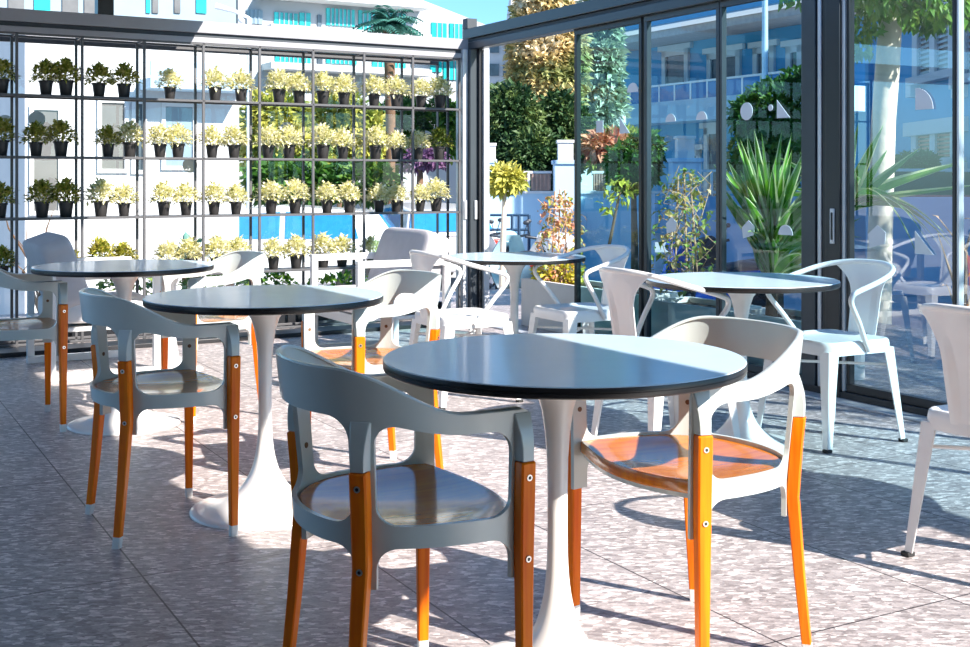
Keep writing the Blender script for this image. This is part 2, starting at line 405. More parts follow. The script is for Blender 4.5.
# ------------------------------------------------------------------ setting: terrace, street, roof, glazing
def roomroot(name):
    pass
def rstruct(name, mb, mats, bevel=0.0, rot=None, **k):
    """structure mesh whose vertices are in room axes"""
    o = struct(obj(name, mb, mats, None, bevel, **k)); o.location = (CX, CY, 0); o.rotation_euler = (0, 0, ROT if rot is None else rot); return o

mb = MB(); a = [W(-9, 2.2), W(2.65, 2.2), W(2.65, -14), W(-9, -14)]
mb.face([(p.x, p.y, 0) for p in a][::-1]); mb.face([(p.x, p.y, -0.12) for p in a])
b4 = a+[a[0]]
for p, q in zip(b4, b4[1:]): mb.face([(p.x, p.y, 0), (q.x, q.y, 0), (q.x, q.y, -0.12), (p.x, p.y, -0.12)][::-1])
struct(obj('floor', mb, M['floor'], smooth=0))
mb = MB(); a = [W(-8.9, 2.1), W(2.55, 2.1), W(2.55, -13.9), W(-8.9, -13.9)]; b4 = a+[a[0]]
for p, q in zip(b4, b4[1:]): mb.face([(p.x, p.y, -0.12), (q.x, q.y, -0.12), (q.x, q.y, -1.0), (p.x, p.y, -1.0)][::-1])
o = struct(obj('wall_plinth', mb, M['planter'], smooth=0))
mb = MB(); mb.face([(-160, -60, -1), (160, -60, -1), (160, 220, -1), (-160, 220, -1)])
struct(obj('ground', mb, M['street'], smooth=0))

# roof slab over the left half of the terrace; its right edge throws the shade line across the tables
mb = MB()
def qm(q, m): return (q*0.875+m*0.485, q*0.485-m*0.875)     # metres across / along the right-hand wall
E1, E2 = qm(2.85, 14.0-8.2), qm(2.52, -9.55)
pts = []
roof = [qm(2.47, -8.42), qm(2.635, 1.0), qm(2.71, 6.0), qm(-2.2, 6.0), qm(-2.2, -8.42)]
mb.prism(roof, 2, 2.43, 2.5)
struct(obj('ceiling', mb, M['ceiling'], smooth=0, fix=True))

# unseen dark walls left of and behind the viewer, added to darken shaded chairs
mb = MB(); mb.boxr((-6.2, -13.5, 0), (-6.0, -5.5, 2.6)); rstruct('wall_shade_left', mb, M['dark_frame'], smooth=0)
mb = MB(); mb.boxr((-6.2, -13.7, 0), (-0.5, -13.5, 2.6)); rstruct('wall_shade_back', mb, M['black_frame'], smooth=0)

# long beam over the plant rack (grey) with a dark groove, corner post, right-hand beam
mb = MB()
mb.boxr((-5.6, 0.0, 2.145), (-0.06, 0.16, 2.228)); mb.boxr((-5.6, 0.02, 2.115), (-0.06, 0.16, 2.145), 1); mb.boxr((-5.6, 0.0, 2.075), (-0.06, 0.16, 2.115))
rstruct('trim_1', mb, [M['grey_beam'], M['groove']], bevel=0.004, rot=ROTK)
mb = MB(); mb.boxr((ray_ry(97, 0.05)[0], 0.02, 2.228), (ray_ry(113, 0.05)[0], 0.12, 2.43)); rstruct('trim_2', mb, M['black_frame'], 0.004, rot=ROTK)
mb = MB()
mb.boxr((-0.06, -9.0, 2.235), (0.02, 0.10, 2.315)); mb.boxr((-0.035, -9.0, 2.205), (0.02, 0.10, 2.235), 1); mb.boxr((-0.06, -9.0, 2.145), (0.02, 0.10, 2.205))
mb.boxr((-0.06, 0.02, 2.315), (0.03, 0.10, 2.40), 1)
rstruct('trim_3', mb, [M['dark_frame'], M['groove']], bevel=0.004)
mb = MB()
mb.boxr((-0.12, -0.02, 0), (-0.075, 0.10, 2.145), 1); mb.boxr((-0.075, -0.06, 0), (0.02, 0.10, 2.145), 0); mb.boxr((0.02, -0.11, 0), (0.07, 0.10, 2.145), 1); mb.boxr((-0.01, -0.085, 0), (0.02, -0.06, 2.145), 2)
o = rstruct('trim_4', mb, [M['dark_frame'], M['alu'], M['black_frame']], bevel=0.003)
for i, (x, y) in enumerate(((-0.10, -0.024), (-0.03, -0.064))):
    h = MB(); h.boxr((x-0.012, y-0.008, 0.80), (x+0.012, y+0.006, 0.95)); obj('handle', h, M['alu'], o, 0.004)
# low dark sill along both glazed sides and the aluminium threshold strip
mb = MB(); mb.boxr((-4.6, 0.26, 0), (-0.13, 0.45, 0.128)); mb.boxr((-4.6, -0.26, 0), (-0.13, -0.02, 0.03)); rstruct('trim_5', mb, M['black_frame'], 0.004, rot=ROTK)
mb = MB(); mb.boxr((-0.04, -9, 0), (0.06, -1.42, 0.045), 0); mb.boxr((-0.14, -9, 0), (-0.04, 0, 0.012), 1)
rstruct('trim_6', mb, [M['black_frame'], M['alu']], 0.003)

# stickers on the panes
def shape(kind, r):
    if kind == 'circle': return [(r*cos(2*pi*i/28), r*sin(2*pi*i/28)) for i in range(28)]
    if kind == 'half': return [(r*cos(pi*i/16), r*sin(pi*i/16)-r*0.4) for i in range(17)]
    if kind == 'quarter': return [(-r*.8, -r*.8)]+[(-r*.8+1.6*r*cos(pi/2*i/12), -r*.8+1.6*r*sin(pi/2*i/12)) for i in range(13)]
    if kind == 'triangle': return [(-r, -r), (r, -r), (-r, r)]
    if kind == 'square': return [(-r*.8, -r*.8), (r*.8, -r*.8), (r*.8, r*.8), (-r*.8, r*.8)]
    if kind == 'pentagon': return [(-r*.8, -r), (r*.8, -r*.6), (r*.9, r*.3), (0, r*.9), (-r, r*.1)]
def stickers(parent, plane, items):
    """items (kind, along, z, r); plane 'rx' = right-hand glazing, 'ry' = glazing behind the rack"""
    for kind, s_, z, r in items:
        m = MB(); P = shape(kind, r)
        if plane == 'ry': poly = [(s_+x, z+y) for x, y in P]; m.prism(poly, 1, 0.381, 0.384)
        else: poly = [(s_-x, z+y) for x, y in P]; m.prism(poly, 0, -0.011, -0.008)
        obj('sticker', m, M['sticker'], parent, smooth=0, fix=True)

def pane_rx(name, a0, a1, gm, st, frame=0.018, st_items=()):
    """sliding pane of the right-hand glazing between a0 and a1 metres from the corner"""
    fr = MB()
    fr.boxr((-0.02, -a1, 0.045), (0.02, -a0, 0.085)); fr.boxr((-0.02, -a1, 2.11), (0.02, -a0, 2.145))
    fr.boxr((-0.018, -a0-frame, 0.085), (0.018, -a0, 2.11)); fr.boxr((-0.018, -a1, 0.085), (0.018, -a1+frame, 2.11))
    o = rstruct(name, fr, st, 0.002)
    g = MB(); g.face([(0, -a0-frame, 0.085), (0, -a1+frame, 0.085), (0, -a1+frame, 2.11), (0, -a0-frame, 2.11)])
    obj('pane', g, gm, o, smooth=0)
    stickers(o, 'rx', st_items)
    return o
def A(u): return -ray_rx(u, 0.0)[0]
Z1, Z2 = 1.5, 0.84
pane_rx('door_1', 1.462, 2.235, M['g_green'], M['black_frame'], 0.03, [('square', -A(601), Z1-0.03, 0.05), ('triangle', -A(626), Z1-0.03, 0.055), ('half', -A(634), Z1+.2, 0.06)])
pane_rx('door_2', 2.262, 2.985, M['g_tint'], M['dark_frame'], 0.03, [('half', -A(672), Z1-.01, 0.05), ('half', -A(703), Z1-.01, 0.05), ('pentagon', -A(673), Z2, 0.055)])
pane_rx('door_3', 2.99, 3.665, M['g_tint'], M['dark_frame'], 0.018, [('circle', -A(748), Z1, 0.05), ('triangle', -A(785), Z1, 0.05), ('circle', -A(772), Z1+.01, 0.018), ('pentagon', -A(750), Z2, 0.055), ('half', -A(787), Z2, 0.055)])
# heavy meeting post of dark, aluminium and black stiles with a slot handle
mb = MB()
mb.boxr((-0.035, -3.765, 0.0), (0.035, -3.668, 2.145), 0); mb.boxr((-0.02, -3.85, 0.0), (0.02, -3.765, 2.145), 2); mb.boxr((-0.028, -3.80, 0.045), (0.028, -3.775, 2.145), 1); mb.boxr((-0.045, -3.945, 0.0), (0.035, -3.85, 2.145), 2); mb.boxr((-0.03, -3.965, 0.045), (0.03, -3.945, 2.145), 1)
o = rstruct('trim_7', mb, [M['dark_frame'], M['alu'], M['black_frame']], 0.003)
h = MB(); h.boxr((-0.052, -3.915, 0.79), (-0.044, -3.885, 0.97)); h.boxr((-0.056, -3.906, 0.81), (-0.05, -3.894, 0.95), 1)
obj('handle', h, [M['alu'], M['black_frame']], o, 0.003)
pane_rx('door_4', 3.968, 4.635, M['g_light'], M['black_frame'], 0.02, [('quarter', -A(926), Z1, 0.065), ('pentagon', -A(879), Z2, 0.06), ('triangle', -A(926), Z2-.02, 0.055)])
pane_rx('door_5', 4.64, 5.35, M['g_light'], M['alu'], 0.012)
pane_rx('door_6', 5.36, 6.8, M['g_tint'], M['black_frame'], 0.02)
pane_rx('door_7', 6.81, 8.4, M['g_tint'], M['black_frame'], 0.02)

# glazing behind the rack: fixed panes, their frames in line with the rack posts
BAY = 0.4131
def ucol(rx, ry):
    p = WK(rx, ry); return U0+F*p.x/p.y
WS = {0: [], 1: [], 2: [], 3: []}
cuts = [-0.13]+[ray_ry(ucol(-(0.1378+k*BAY), 0.20), 0.385)[0] for k in (2, 6)]+[-4.6]
for i in range(3):
    x1, x0 = cuts[i], cuts[i+1]
    fr = MB(); w = 0.006
    fr.boxr((x0, 0.365, 0.10), (x0+w, 0.40, 2.08)); fr.boxr((x1-w, 0.365, 0.10), (x1, 0.40, 2.08)); fr.boxr((x0, 0.365, 0.10), (x1, 0.40, 0.13)); fr.boxr((x0, 0.365, 2.05), (x1, 0.40, 2.08))
    o = rstruct('window_%d' % (i+1), fr, M['rack'], 0.002, rot=ROTK)
    g = MB(); g.face([(x0+w, 0.385, 0.13), (x1-w, 0.385, 0.13), (x1-w, 0.385, 2.05), (x0+w, 0.385, 2.05)]); obj('pane', g, M['g_clear'], o, smooth=0)
    its = []
    for k, u, z in (('circle', 287, 1.5), ('triangle', 323, 1.5), ('quarter', 399, 1.49), ('quarter', 430, 1.47), ('circle', 37, 1.53), ('circle', 190, 1.22), ('half', 5, 1.52)):
        x, _ = ray_ry(u, 0.382)
        if x0 < x < x1: its.append((k, x, z, 0.055))
    stickers(o, 'ry', its)

# ------------------------------------------------------------------ plant racks
SH = [0.460, 0.866, 1.271, 1.676]
TOP = 2.078
def rack(nb, s0, label, first=0):
    """shelving unit of nb bays; local x runs leftwards from the right-hand end"""
    o = thing('plant_rack', label, 'shelf', WK(-s0, 0), ROTK, 'tubular plant racks')
    L_ = nb*BAY; R0 = -0.0095 if first else 0.009
    for i in range(first, nb+1):
        for y in (0.012, 0.20):
            x = -i*BAY
            p = MB(); p.boxr((x-0.009, y-0.009, 0), (x+0.009, y+0.009, TOP)); obj('post', p, M['rack'], o, 0.002)
    for z in SH:
        p = MB(); p.boxr((-L_, 0.003, z-0.016), (R0, 0.021, z)); p.boxr((-L_, 0.191, z-0.016), (R0, 0.209, z)); p.boxr((-L_, 0.021, z-0.006), (R0, 0.191, z-0.001))
        obj('shelf', p, M['rack'], o, 0.0015)
    p = MB()
    p.boxr((-L_, 0.003, TOP-0.016), (R0, 0.021, TOP)); p.boxr((-L_, 0.191, TOP-0.016), (R0, 0.209, TOP))
    for i in range(first, nb+1):
        x = -i*BAY; p.boxr((x-0.007, 0.012, TOP-0.014), (x+0.007, 0.20, TOP-0.001))
    obj('top_rail', p, M['rack'], o, 0.0015)
    p = MB(); p.boxr((-L_, 0.003, 0.03), (R0, 0.021, 0.046)); p.boxr((-L_, 0.191, 0.03), (R0, 0.209, 0.046)); obj('bottom_rail', p, M['rack'], o, 0.0015)
    return o
rack(2, 0.1378, 'two-bay plant rack of grey square tube at the corner post')
rack(4, 0.1378+2*BAY, 'four-bay plant rack of grey square tube, middle one of the wall', 1)
rack(4, 0.1378+6*BAY, 'dark plant rack standing in the shade at the left end of the wall', 1)

def potted(seed, leaf, n=120):
    r = random.Random(seed)
    o = thing('potted_plant', '', 'potted plant')
    p = MB(); p.lathe([(0.031, 0), (0.033, 0.002), (0.043, 0.082), (0.048, 0.084), (0.048, 0.096), (0.044, 0.096), (0.043, 0.086)], 20)
    pot = obj('pot', p, M['pot'], o, smooth=40)
    p = MB(); p.lathe([(0.042, 0.080), (0.042, 0.086)], 16); obj('soil', p, M['soil'], pot)
    f = MB()
    for k in range(n):
        th = r.uniform(0, 2*pi); el = r.uniform(-0.15, 1.0)**1.0*pi/2
        q = Vector((cos(th)*cos(el), sin(th)*cos(el), sin(el)))
        rad = r.uniform(0.45, 1.0)
        pos = Vector((q.x*0.095*rad, q.y*0.095*rad, 0.105+max(0, q.z)*0.095*rad+r.uniform(-0.015, 0.02)))
        d = (q*0.8+Vector((r.uniform(-.6, .6), r.uniform(-.6, .6), r.uniform(-.2, .7)))).normalized()
        f.leaf(pos, d, r.uniform(0.028, 0.046), r.uniform(0.017, 0.027), Vector((0, 0, 1)), r.uniform(0.1, 0.5))
    for k in range(7):          # stalks
        th = r.uniform(0, 2*pi); f.tube([(0, 0, 0.08), (cos(th)*0.05, sin(th)*0.05, r.uniform(0.13, 0.18))], 0.0025, 4)
    obj('foliage', f, leaf, o, smooth=0)
    return o
PROTO = {'c': [potted(11+i, M['varieg'], 360) for i in range(3)], 'y': [potted(31+i, M['varieg_shade'], 330) for i in range(2)], 'd': [potted(51, M['darkleaf'], 330)]}  # y: same cream plant with shade painted into its leaves
ROWS = [
    ('top shelf', 1.676, [(2, 'y'), (46, 'y'), (66, 'y'), (99, 'y'), (124, 'y'), (170, 'c'), (215, 'c'), (241, 'c'), (279, 'c'), (299, 'c'), (323, 'c'), (344, 'c'), (374, 'c'), (396, 'c'), (421, 'c'), (440, 'c')]),
    ('second shelf down', 1.271, [(1, 'y'), (36, 'y'), (61, 'y'), (108, 'y'), (130, 'c'), (160, 'c'), (178, 'c'), (212, 'c'), (234, 'c'), (268, 'c'), (289, 'c'), (323, 'c'), (343, 'c'), (375.5, 'c'), (396, 'c'), (418, 'c'), (439, 'd')]),
    ('third shelf down', 0.866, [(0, 'y'), (42, 'y'), (66, 'y'), (101, 'c'), (124, 'c'), (164, 'c'), (186, 'c'), (214, 'c'), (236, 'c'), (271, 'c'), (295, 'c'), (327, 'c'), (349, 'c'), (379, 'c'), (396, 'c'), (420, 'c'), (436, 'c')]),
    ('lowest shelf', 0.460, [(2, 'y'), (48, 'y'), (64, 'y'), (102, 'y'), (123, 'y'), (168, 'c'), (191, 'c'), (217, 'c'), (238, 'c'), (273.5, 'c'), (296, 'c'), (323, 'c'), (342, 'c'), (371, 'c'), (408, 'c'), (434, 'c')]),
]
ORD = ['first', 'second', 'third', 'fourth', 'fifth', 'sixth', 'seventh', 'eighth', 'ninth', 'tenth', 'eleventh', 'twelfth', 'thirteenth', 'fourteenth', 'fifteenth', 'sixteenth', 'seventeenth']
KIND = {'c': 'cream-leaved plant in a black pot', 'y': 'shade-toned cream-leaved plant in a black pot', 'd': 'dark green plant in a black pot'}
used = set()
for rn, z, items in ROWS:
    for i, (u, kd) in enumerate(items):
        src = rng.choice(PROTO[kd])
        x, _ = ray_ry(u, 0.106)
        lab = '%s, %s from the left on the %s' % (KIND[kd], ORD[i], rn)
        loc = WK(x, 0.106, z); rz = rng.uniform(0, 6.28)
        if src.name not in used:
            used.add(src.name); o = src; o.location = loc; o.rotation_euler = (0, 0, rz); o['label'] = lab
        else: o = dup(src, loc, rz, lab)
        o['group'] = 'potted plants on the '+rn
        o.scale = (rng.uniform(0.92, 1.12),)*3

# ------------------------------------------------------------------ wooden armchair with a pressed white steel shell
def armchair():
    root = thing('armchair', '', 'chair', group='white steel and wood armchairs')
    # plan curve of the shell (upper half mirrored): front post, arm, rear post, back
    half = [(0.178, 0.238), (0.12, 0.247), (0.05, 0.250), (-0.02, 0.243), (-0.08, 0.226), (-0.128, 0.198), (-0.166, 0.160), (-0.192, 0.114), (-0.207, 0.060), (-0.212, 0.0)]
    full = half+[(x, -y) for x, y in half[-2::-1]]
    # resample with Catmull-Rom
    P = [Vector((x, y, 0)) for x, y in full]
    dense = []
    for i in range(len(P)-1):
        p0, p1, p2, p3 = P[max(i-1, 0)], P[i], P[i+1], P[min(i+2, len(P)-1)]
        for k in range(16):
            t = k/16
            dense.append(0.5*((2*p1)+(p2-p0)*t+(2*p0-5*p1+4*p2-p3)*t*t+(3*p1-p0-3*p2+p3)*t**3))
    dense.append(P[-1])
    acc = [0.0]
    for a_, b_ in zip(dense, dense[1:]): acc.append(acc[-1]+(b_-a_).length)
    T = acc[-1]
    def at(s):
        s = min(max(s, 0), T)
        lo = 0
        for i in range(len(acc)-1):
            if acc[i+1] >= s: lo = i; break
        f = (s-acc[lo])/max(1e-9, acc[lo+1]-acc[lo])
        p = dense[lo].lerp(dense[lo+1], f)
        d = (dense[min(lo+2, len(dense)-1)]-dense[max(lo-1, 0)]).normalized()
        return p, Vector((-d.y, d.x, 0))*-1.0
    p0, n0 = at(T/2)
    sgn = 1.0 if n0.x < 0 else -1.0
    sR = None
    for i, s_ in enumerate(acc):
        if dense[i].x < -0.142: sR = s_; break
    def backness(s):        # 1 at the middle of the back, 0 along the arms
        d1, d2 = (T/2-sR)*0.75, T/2-sR*0.42
        d = min(1, max(0, (abs(s-T/2)-d1)/(d2-d1))); return 0.5+0.5*cos(pi*d)
    def ztop(s):
        b = backness(s); return 0.666+0.092*b
    def zarm(s):            # lower edge of arm / back band
        b = backness(s); return 0.628+0.040*b
    def off(s, z):          # outward lean with height
        t = max(0, (z-0.42)/0.34); return (0.010+0.028*backness(s))*t
    TH = 0.011
    def pt(s, z, side):
        p, n = at(s); return p+n*(sgn*(off(s, z)+side*TH/2))+Vector((0, 0, z))
    mb = MB()
    def strip(ss, lo, hi, nz):
        rows = []
        for s in ss:
            a_, b_ = lo(s), hi(s)
            col = [pt(s, a_+(b_-a_)*j/nz, 1) for j in range(nz+1)]+[pt(s, b_-(b_-a_)*j/nz, -1) for j in range(nz+1)]
            rows.append(col)
        k = len(rows[0]); i0 = mb.grid(rows, 0, closed_v=True)
        mb.cap(i0, k, flip=True); mb.cap(i0+(len(rows)-1)*k, k)
    PW = 0.046
    posts = [(0, PW), (sR-PW/2, sR+PW/2), (T-sR-PW/2, T-sR+PW/2), (T-PW, T)]
    RB, RT = 0.415, 0.458
    ZP = 0.335
    for i, (a_, b_) in enumerate(posts):
        front = i in (0, 3)
        def top(s):
            z = ztop(s)
            d = s if i == 0 else (T-s)
            if front:
                r = 0.022; d = min(d, r); z -= r-sqrt(max(0, r*r-(r-d)**2))
            return z
        n = 8
        strip([a_+(b_-a_)*k/n for k in range(n+1)], lambda s: ZP, top, 10)
    r = 0.044
    for (a_, b_) in ((posts[0][1], posts[1][0]), (posts[1][1], posts[2][0]), (posts[2][1], posts[3][0])):
        ss = [a_+r*(1-cos(pi/2*k/7)) for k in range(8)]
        m_ = 18; ss += [a_+r+(b_-a_-2*r)*k/m_ for k in range(1, m_)]
        ss += [b_-r*(1-cos(pi/2*k/7)) for k in range(7, -1, -1)]
        def fil(s):
            d = min(s-a_, b_-s, r); d = max(d, 0); return r-sqrt(max(0, r*r-(r-d)**2))
        strip(ss, lambda s: zarm(s)-fil(s), ztop, 6)
        strip(ss, lambda s: RB-fil(s)*0.9, lambda s: RT+fil(s)*0.8, 3)
    # folded rim on top of the arms and back
    ss = [T*k/90 for k in range(2, 89)]
    rows = []
    for s in ss:
        p, n = at(s); z = ztop(s); o_ = off(s, z); w = 0.016*(1-0.55*backness(s))
        c = p+n*(sgn*(o_-w*0.35)); 
        rows.append([c+n*(sgn*dx)+Vector((0, 0, z+dz)) for dx, dz in ((-w, -0.004), (w*0.72, -0.006), (w*0.72, -0.001), (w*0.4, 0.003), (-w*0.6, 0.003), (-w, 0.0))])
    i0 = mb.grid(rows, 0, closed_v=True); mb.cap(i0, 6, flip=True); mb.cap(i0+(len(rows)-1)*6, 6)
    # shoulders that carry the arm down to the head of each leg
    spots = [(PW/2, 'f'), (sR, 'r'), (T-sR, 'r'), (T-PW/2, 'f')]
    for s, kd in spots:
        pass
    obj('steel_shell', mb, M['chair_white'], root, smooth=50, fix=True)
    # seat ring under the wood and the wooden seat
    def seat_outline(k=1.0):
        pts = [Vector((x*1.0, y, 0)) for x, y in half]
        out = []
        for s in [T*(0.02+0.96*i/50) for i in range(51)]:
            p, n = at(s); out.append((p-n*(sgn*0.007)))
        f0, f1 = out[-1], out[0]      # front edge, bowed forwards
        for i in range(1, 12):
            t = i/12; q = f0.lerp(f1, t); q.x += 0.045*sin(pi*t); out.append(q)
        return out
    ol = seat_outline()
    def dish(p):
        r_ = (p.x**2+p.y**2)/0.07; return -0.014*max(0, 1-r_)
    def seatrow(sc, z):
        return [Vector((p.x*sc, p.y*sc, z+dish(Vector((p.x*sc, p.y*sc))))) for p in ol]
    mb = MB(); n = len(ol)
    rows = [seatrow(0.02, 0.429), seatrow(0.5, 0.427), seatrow(0.99, 0.426), seatrow(1.0, 0.429), seatrow(1.0, 0.451), seatrow(0.992, 0.455), seatrow(0.9, 0.456), seatrow(0.7, 0.455), seatrow(0.45, 0.454), seatrow(0.2, 0.454), seatrow(0.02, 0.454)]
    i0 = mb.grid(rows, 0, closed_v=True); mb.cap(i0, n); mb.cap(i0+(len(rows)-1)*n, n)
    obj('seat', mb, M['seat_wood'], root, smooth=40, fix=True)
    mb = MB(); rows = [seatrow(0.97, 0.415), seatrow(0.97, 0.425), seatrow(0.88, 0.425), seatrow(0.88, 0.415)]
    mb.grid(rows, 0, closed_u=True, closed_v=True); obj('seat_frame', mb, M['chair_white'], root, smooth=40, fix=True)
    # legs
    for s, kd in spots:
        p, n = at(s); nn = n*sgn
        tan = Vector((-nn.y, nn.x, 0))
        zt = 0.565
        splay = Vector((0, 0, 0))
        if kd == 'r': splay = Vector((-0.036, math.copysign(0.018, p.y), 0))
        mb = MB(); rows = []
        for z, wt, dt in ((0.034, 0.024, 0.022), (0.2, 0.028, 0.025), (0.38, 0.033, 0.028), (0.50, 0.035, 0.029), (zt-0.003, 0.035, 0.029), (zt, 0.032, 0.026)):
            t = max(0, (0.40-z)/0.40)
            c = p+nn*(off(s, z)+TH/2+dt/2-0.002)+splay*t**1.2+nn*(0.004*t if kd == 'f' else 0)+Vector((0, 0, z))
            rr = 0.22
            sec = []
            for a_, b_ in ((1, 1), (-1, 1), (-1, -1), (1, -1)):
                for (fa, fb) in (((1-rr), 1), (1, (1-rr))) if (a_*b_ < 0) else ((1, (1-rr)), ((1-rr), 1)):
                    sec.append(c+tan*(a_*fa*wt/2)+nn*(b_*fb*dt/2))
            rows.append(sec)
        k = len(rows[0]); i0 = mb.grid(rows, 0, closed_v=True); mb.cap(i0, k); mb.cap(i0+(len(rows)-1)*k, k)
        leg = obj('leg', mb, M['leg_wood'], root, smooth=30, fix=True)
        cap = MB()
        c0 = sum(rows[0], Vector())/k
        prev = sum(rows[1], Vector())/k
        dirv = (c0-prev).normalized()
        r0 = [q+dirv*0.0 for q in rows[0]]; 
        capr = [[c0+(q-c0)*1.04 for q in rows[0]], [c0+(q-c0)*0.95+dirv*(0.034/abs(dirv.z)) for q in rows[0]]]
        i0 = cap.grid(capr, 0, closed_v=True); cap.cap(i0, k); cap.cap(i0+k, k)
        obj('foot_cap', cap, M['cap'], leg, smooth=30, fix=True)
        for z in (0.535, 0.375):
            c = p+nn*(off(s, z)+TH/2+0.0285-0.002)+Vector((0, 0, z))
            sc_ = MB()
            ring = lambda rad, d: [c+nn*d+(tan*cos(2*pi*j/14)+Vector((0, 0, 1))*sin(2*pi*j/14))*rad for j in range(14)]
            i0 = sc_.grid([ring(0.0065, -0.004), ring(0.0065, 0.002), ring(0.0035, 0.002)], 0, closed_v=True)
            i1 = sc_.grid([ring(0.0035, 0.002), ring(0.0034, 0.0012)], 1, closed_v=True); sc_.cap(i1+14, 14, 1)
            obj('screw', sc_, [M['screw'], M['screw_dark']], leg, smooth=30)
        # steel head between arm and leg
    # metal strap screws seen on the inner side of the posts
    for s, kd in spots:
        p, n = at(s); nn = n*sgn; tan = Vector((-nn.y, nn.x, 0))
        c = p+nn*(off(s, 0.535)-TH/2)+Vector((0, 0, 0.535)); sc_ = MB()
        rg = lambda rad, d: [c-nn*d+(tan*cos(2*pi*j/12)+Vector((0, 0, 1))*sin(2*pi*j/12))*rad for j in range(12)]
        i0 = sc_.grid([rg(0.0065, -0.002), rg(0.0065, 0.0015)], 0, closed_v=True); sc_.cap(i0+12, 12)
        obj('bolt', sc_, M['dark_bark'], root, smooth=30)
    # shoulders
    for s, kd in spots:
        p, n = at(s); nn = n*sgn; tan = Vector((-nn.y, nn.x, 0)); mb = MB(); rows = []
        for z, d, w in ((0.566, 0.0275, 0.035), (0.592, 0.026, 0.0365), (0.618, 0.021, 0.040), (0.642, 0.012, 0.0435), (0.660, 0.004, 0.046)):
            c = p+nn*(off(s, z)+TH/2-0.003)+Vector((0, 0, z))
            rows.append([c-tan*w/2, c+tan*w/2, c+tan*(w/2-0.004)+nn*d, c-tan*(w/2-0.004)+nn*d])
        i0 = mb.grid(rows, 0, closed_v=True); mb.cap(i0, 4); mb.cap(i0+16, 4)
        obj('leg_socket', mb, M['chair_white'], root, bevel=0.003, smooth=40, fix=True)
    return root

AC = armchair()
def put_chair(root, first, x, y, ang, label, group):
    if first:
        root.location = (x, y, 0); root.rotation_euler = (0, 0, radians(ang)); root['label'] = label; root['group'] = group; return root
    return dup(root, (x, y, 0), radians(ang), label, group)
G1 = 'white steel and wood armchairs'
put_chair(AC, True, -0.178, 2.53, 25.5, 'nearest grey-shaded steel armchair with orange wooden seat and legs, left of the front table', G1)
put_chair(AC, False, 0.490, 2.91, 208, 'sunlit white steel armchair with orange wooden seat, right of the front table', G1)
put_chair(AC, False, -1.055, 3.92, 29, 'shaded steel and wood armchair, back to the viewer, left of the middle table', G1)
put_chair(AC, False, -2.13, 5.48, 27, 'steel and wood armchair cut by the left edge, left of the far table', G1)
put_chair(AC, False, -0.43, 4.53, 209, 'sunlit white armchair with yellow-orange legs on the right of the middle table', G1)
put_chair(AC, False, -1.325, 5.80, 209, 'sunlit white steel and wood armchair on the right of the far left table', G1)

# ------------------------------------------------------------------ round pedestal tables
def table(D=0.8, H=0.726, base=0.25):
    root = thing('round_table', '', 'table', group='round pedestal tables')
    t = MB(); R_ = D/2
    t.lathe([(R_-0.004, H-0.0245), (R_-0.001, H-0.022), (R_, H-0.019), (R_, H-0.013)], 96, mi=1)
    t.lathe([(R_-0.003, H-0.0131), (R_-0.003, H-0.0119)], 96, mi=1)
    t.lathe([(R_, H-0.012), (R_, H-0.004), (R_-0.001, H-0.002)], 96, mi=1)
    t.lathe([(R_-0.001, H-0.002), (R_-0.003, H)], 96, mi=0)
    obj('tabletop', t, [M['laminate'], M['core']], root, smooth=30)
    p = MB(); pr = [(base, 0.0), (base, 0.005), (base-0.006, 0.011)]
    for i in range(1, 25):
        f = i/24; z = 0.011+0.34*f**1.7
        r_ = 0.0225+(base-0.006-0.0225)*(1-f)**2.7
        pr.append((r_, z))
    pr += [(0.0225, 0.42), (0.024, 0.50), (0.028, 0.56), (0.036, 0.61), (0.048, 0.648), (0.068, 0.678), (0.086, H-0.032), (0.09, H-0.0245)]
    p.lathe(pr, 48); obj('pedestal', p, M['tulip'], root, smooth=60)
    return root
TB = table()
def put_table(first, x, y, label, zs=1.0):
    if first: o = TB; o.location = (x, y, 0); o['label'] = label
    else: o = dup(TB, (x, y, 0), 0, label, 'round pedestal tables')
    o.scale.z = zs
    return o
put_table(True, 0.174, 2.667, 'large front round table, half in sun, pale top with black edge on a white pedestal')
put_table(False, -0.746, 4.07, 'middle left round table with a blue-grey top and black edge on white flared pedestal')
put_table(False, -1.65, 5.49, 'far left round table with black edge in front of the lounge chair')
put_table(False, 0.165, 6.75, 'sunlit round table in front of the open door', 0.945)
put_table(False, 1.08, 5.05, 'round table between two white metal armchairs by the tinted glass', 0.962)
put_table(False, 1.96, 3.62, 'round table beyond the right edge beside the cropped white metal armchair')

[c for c in TB.children if c.name.startswith('pedestal')][0].location.x = -0.013     # the front table's foot sits a little off centre

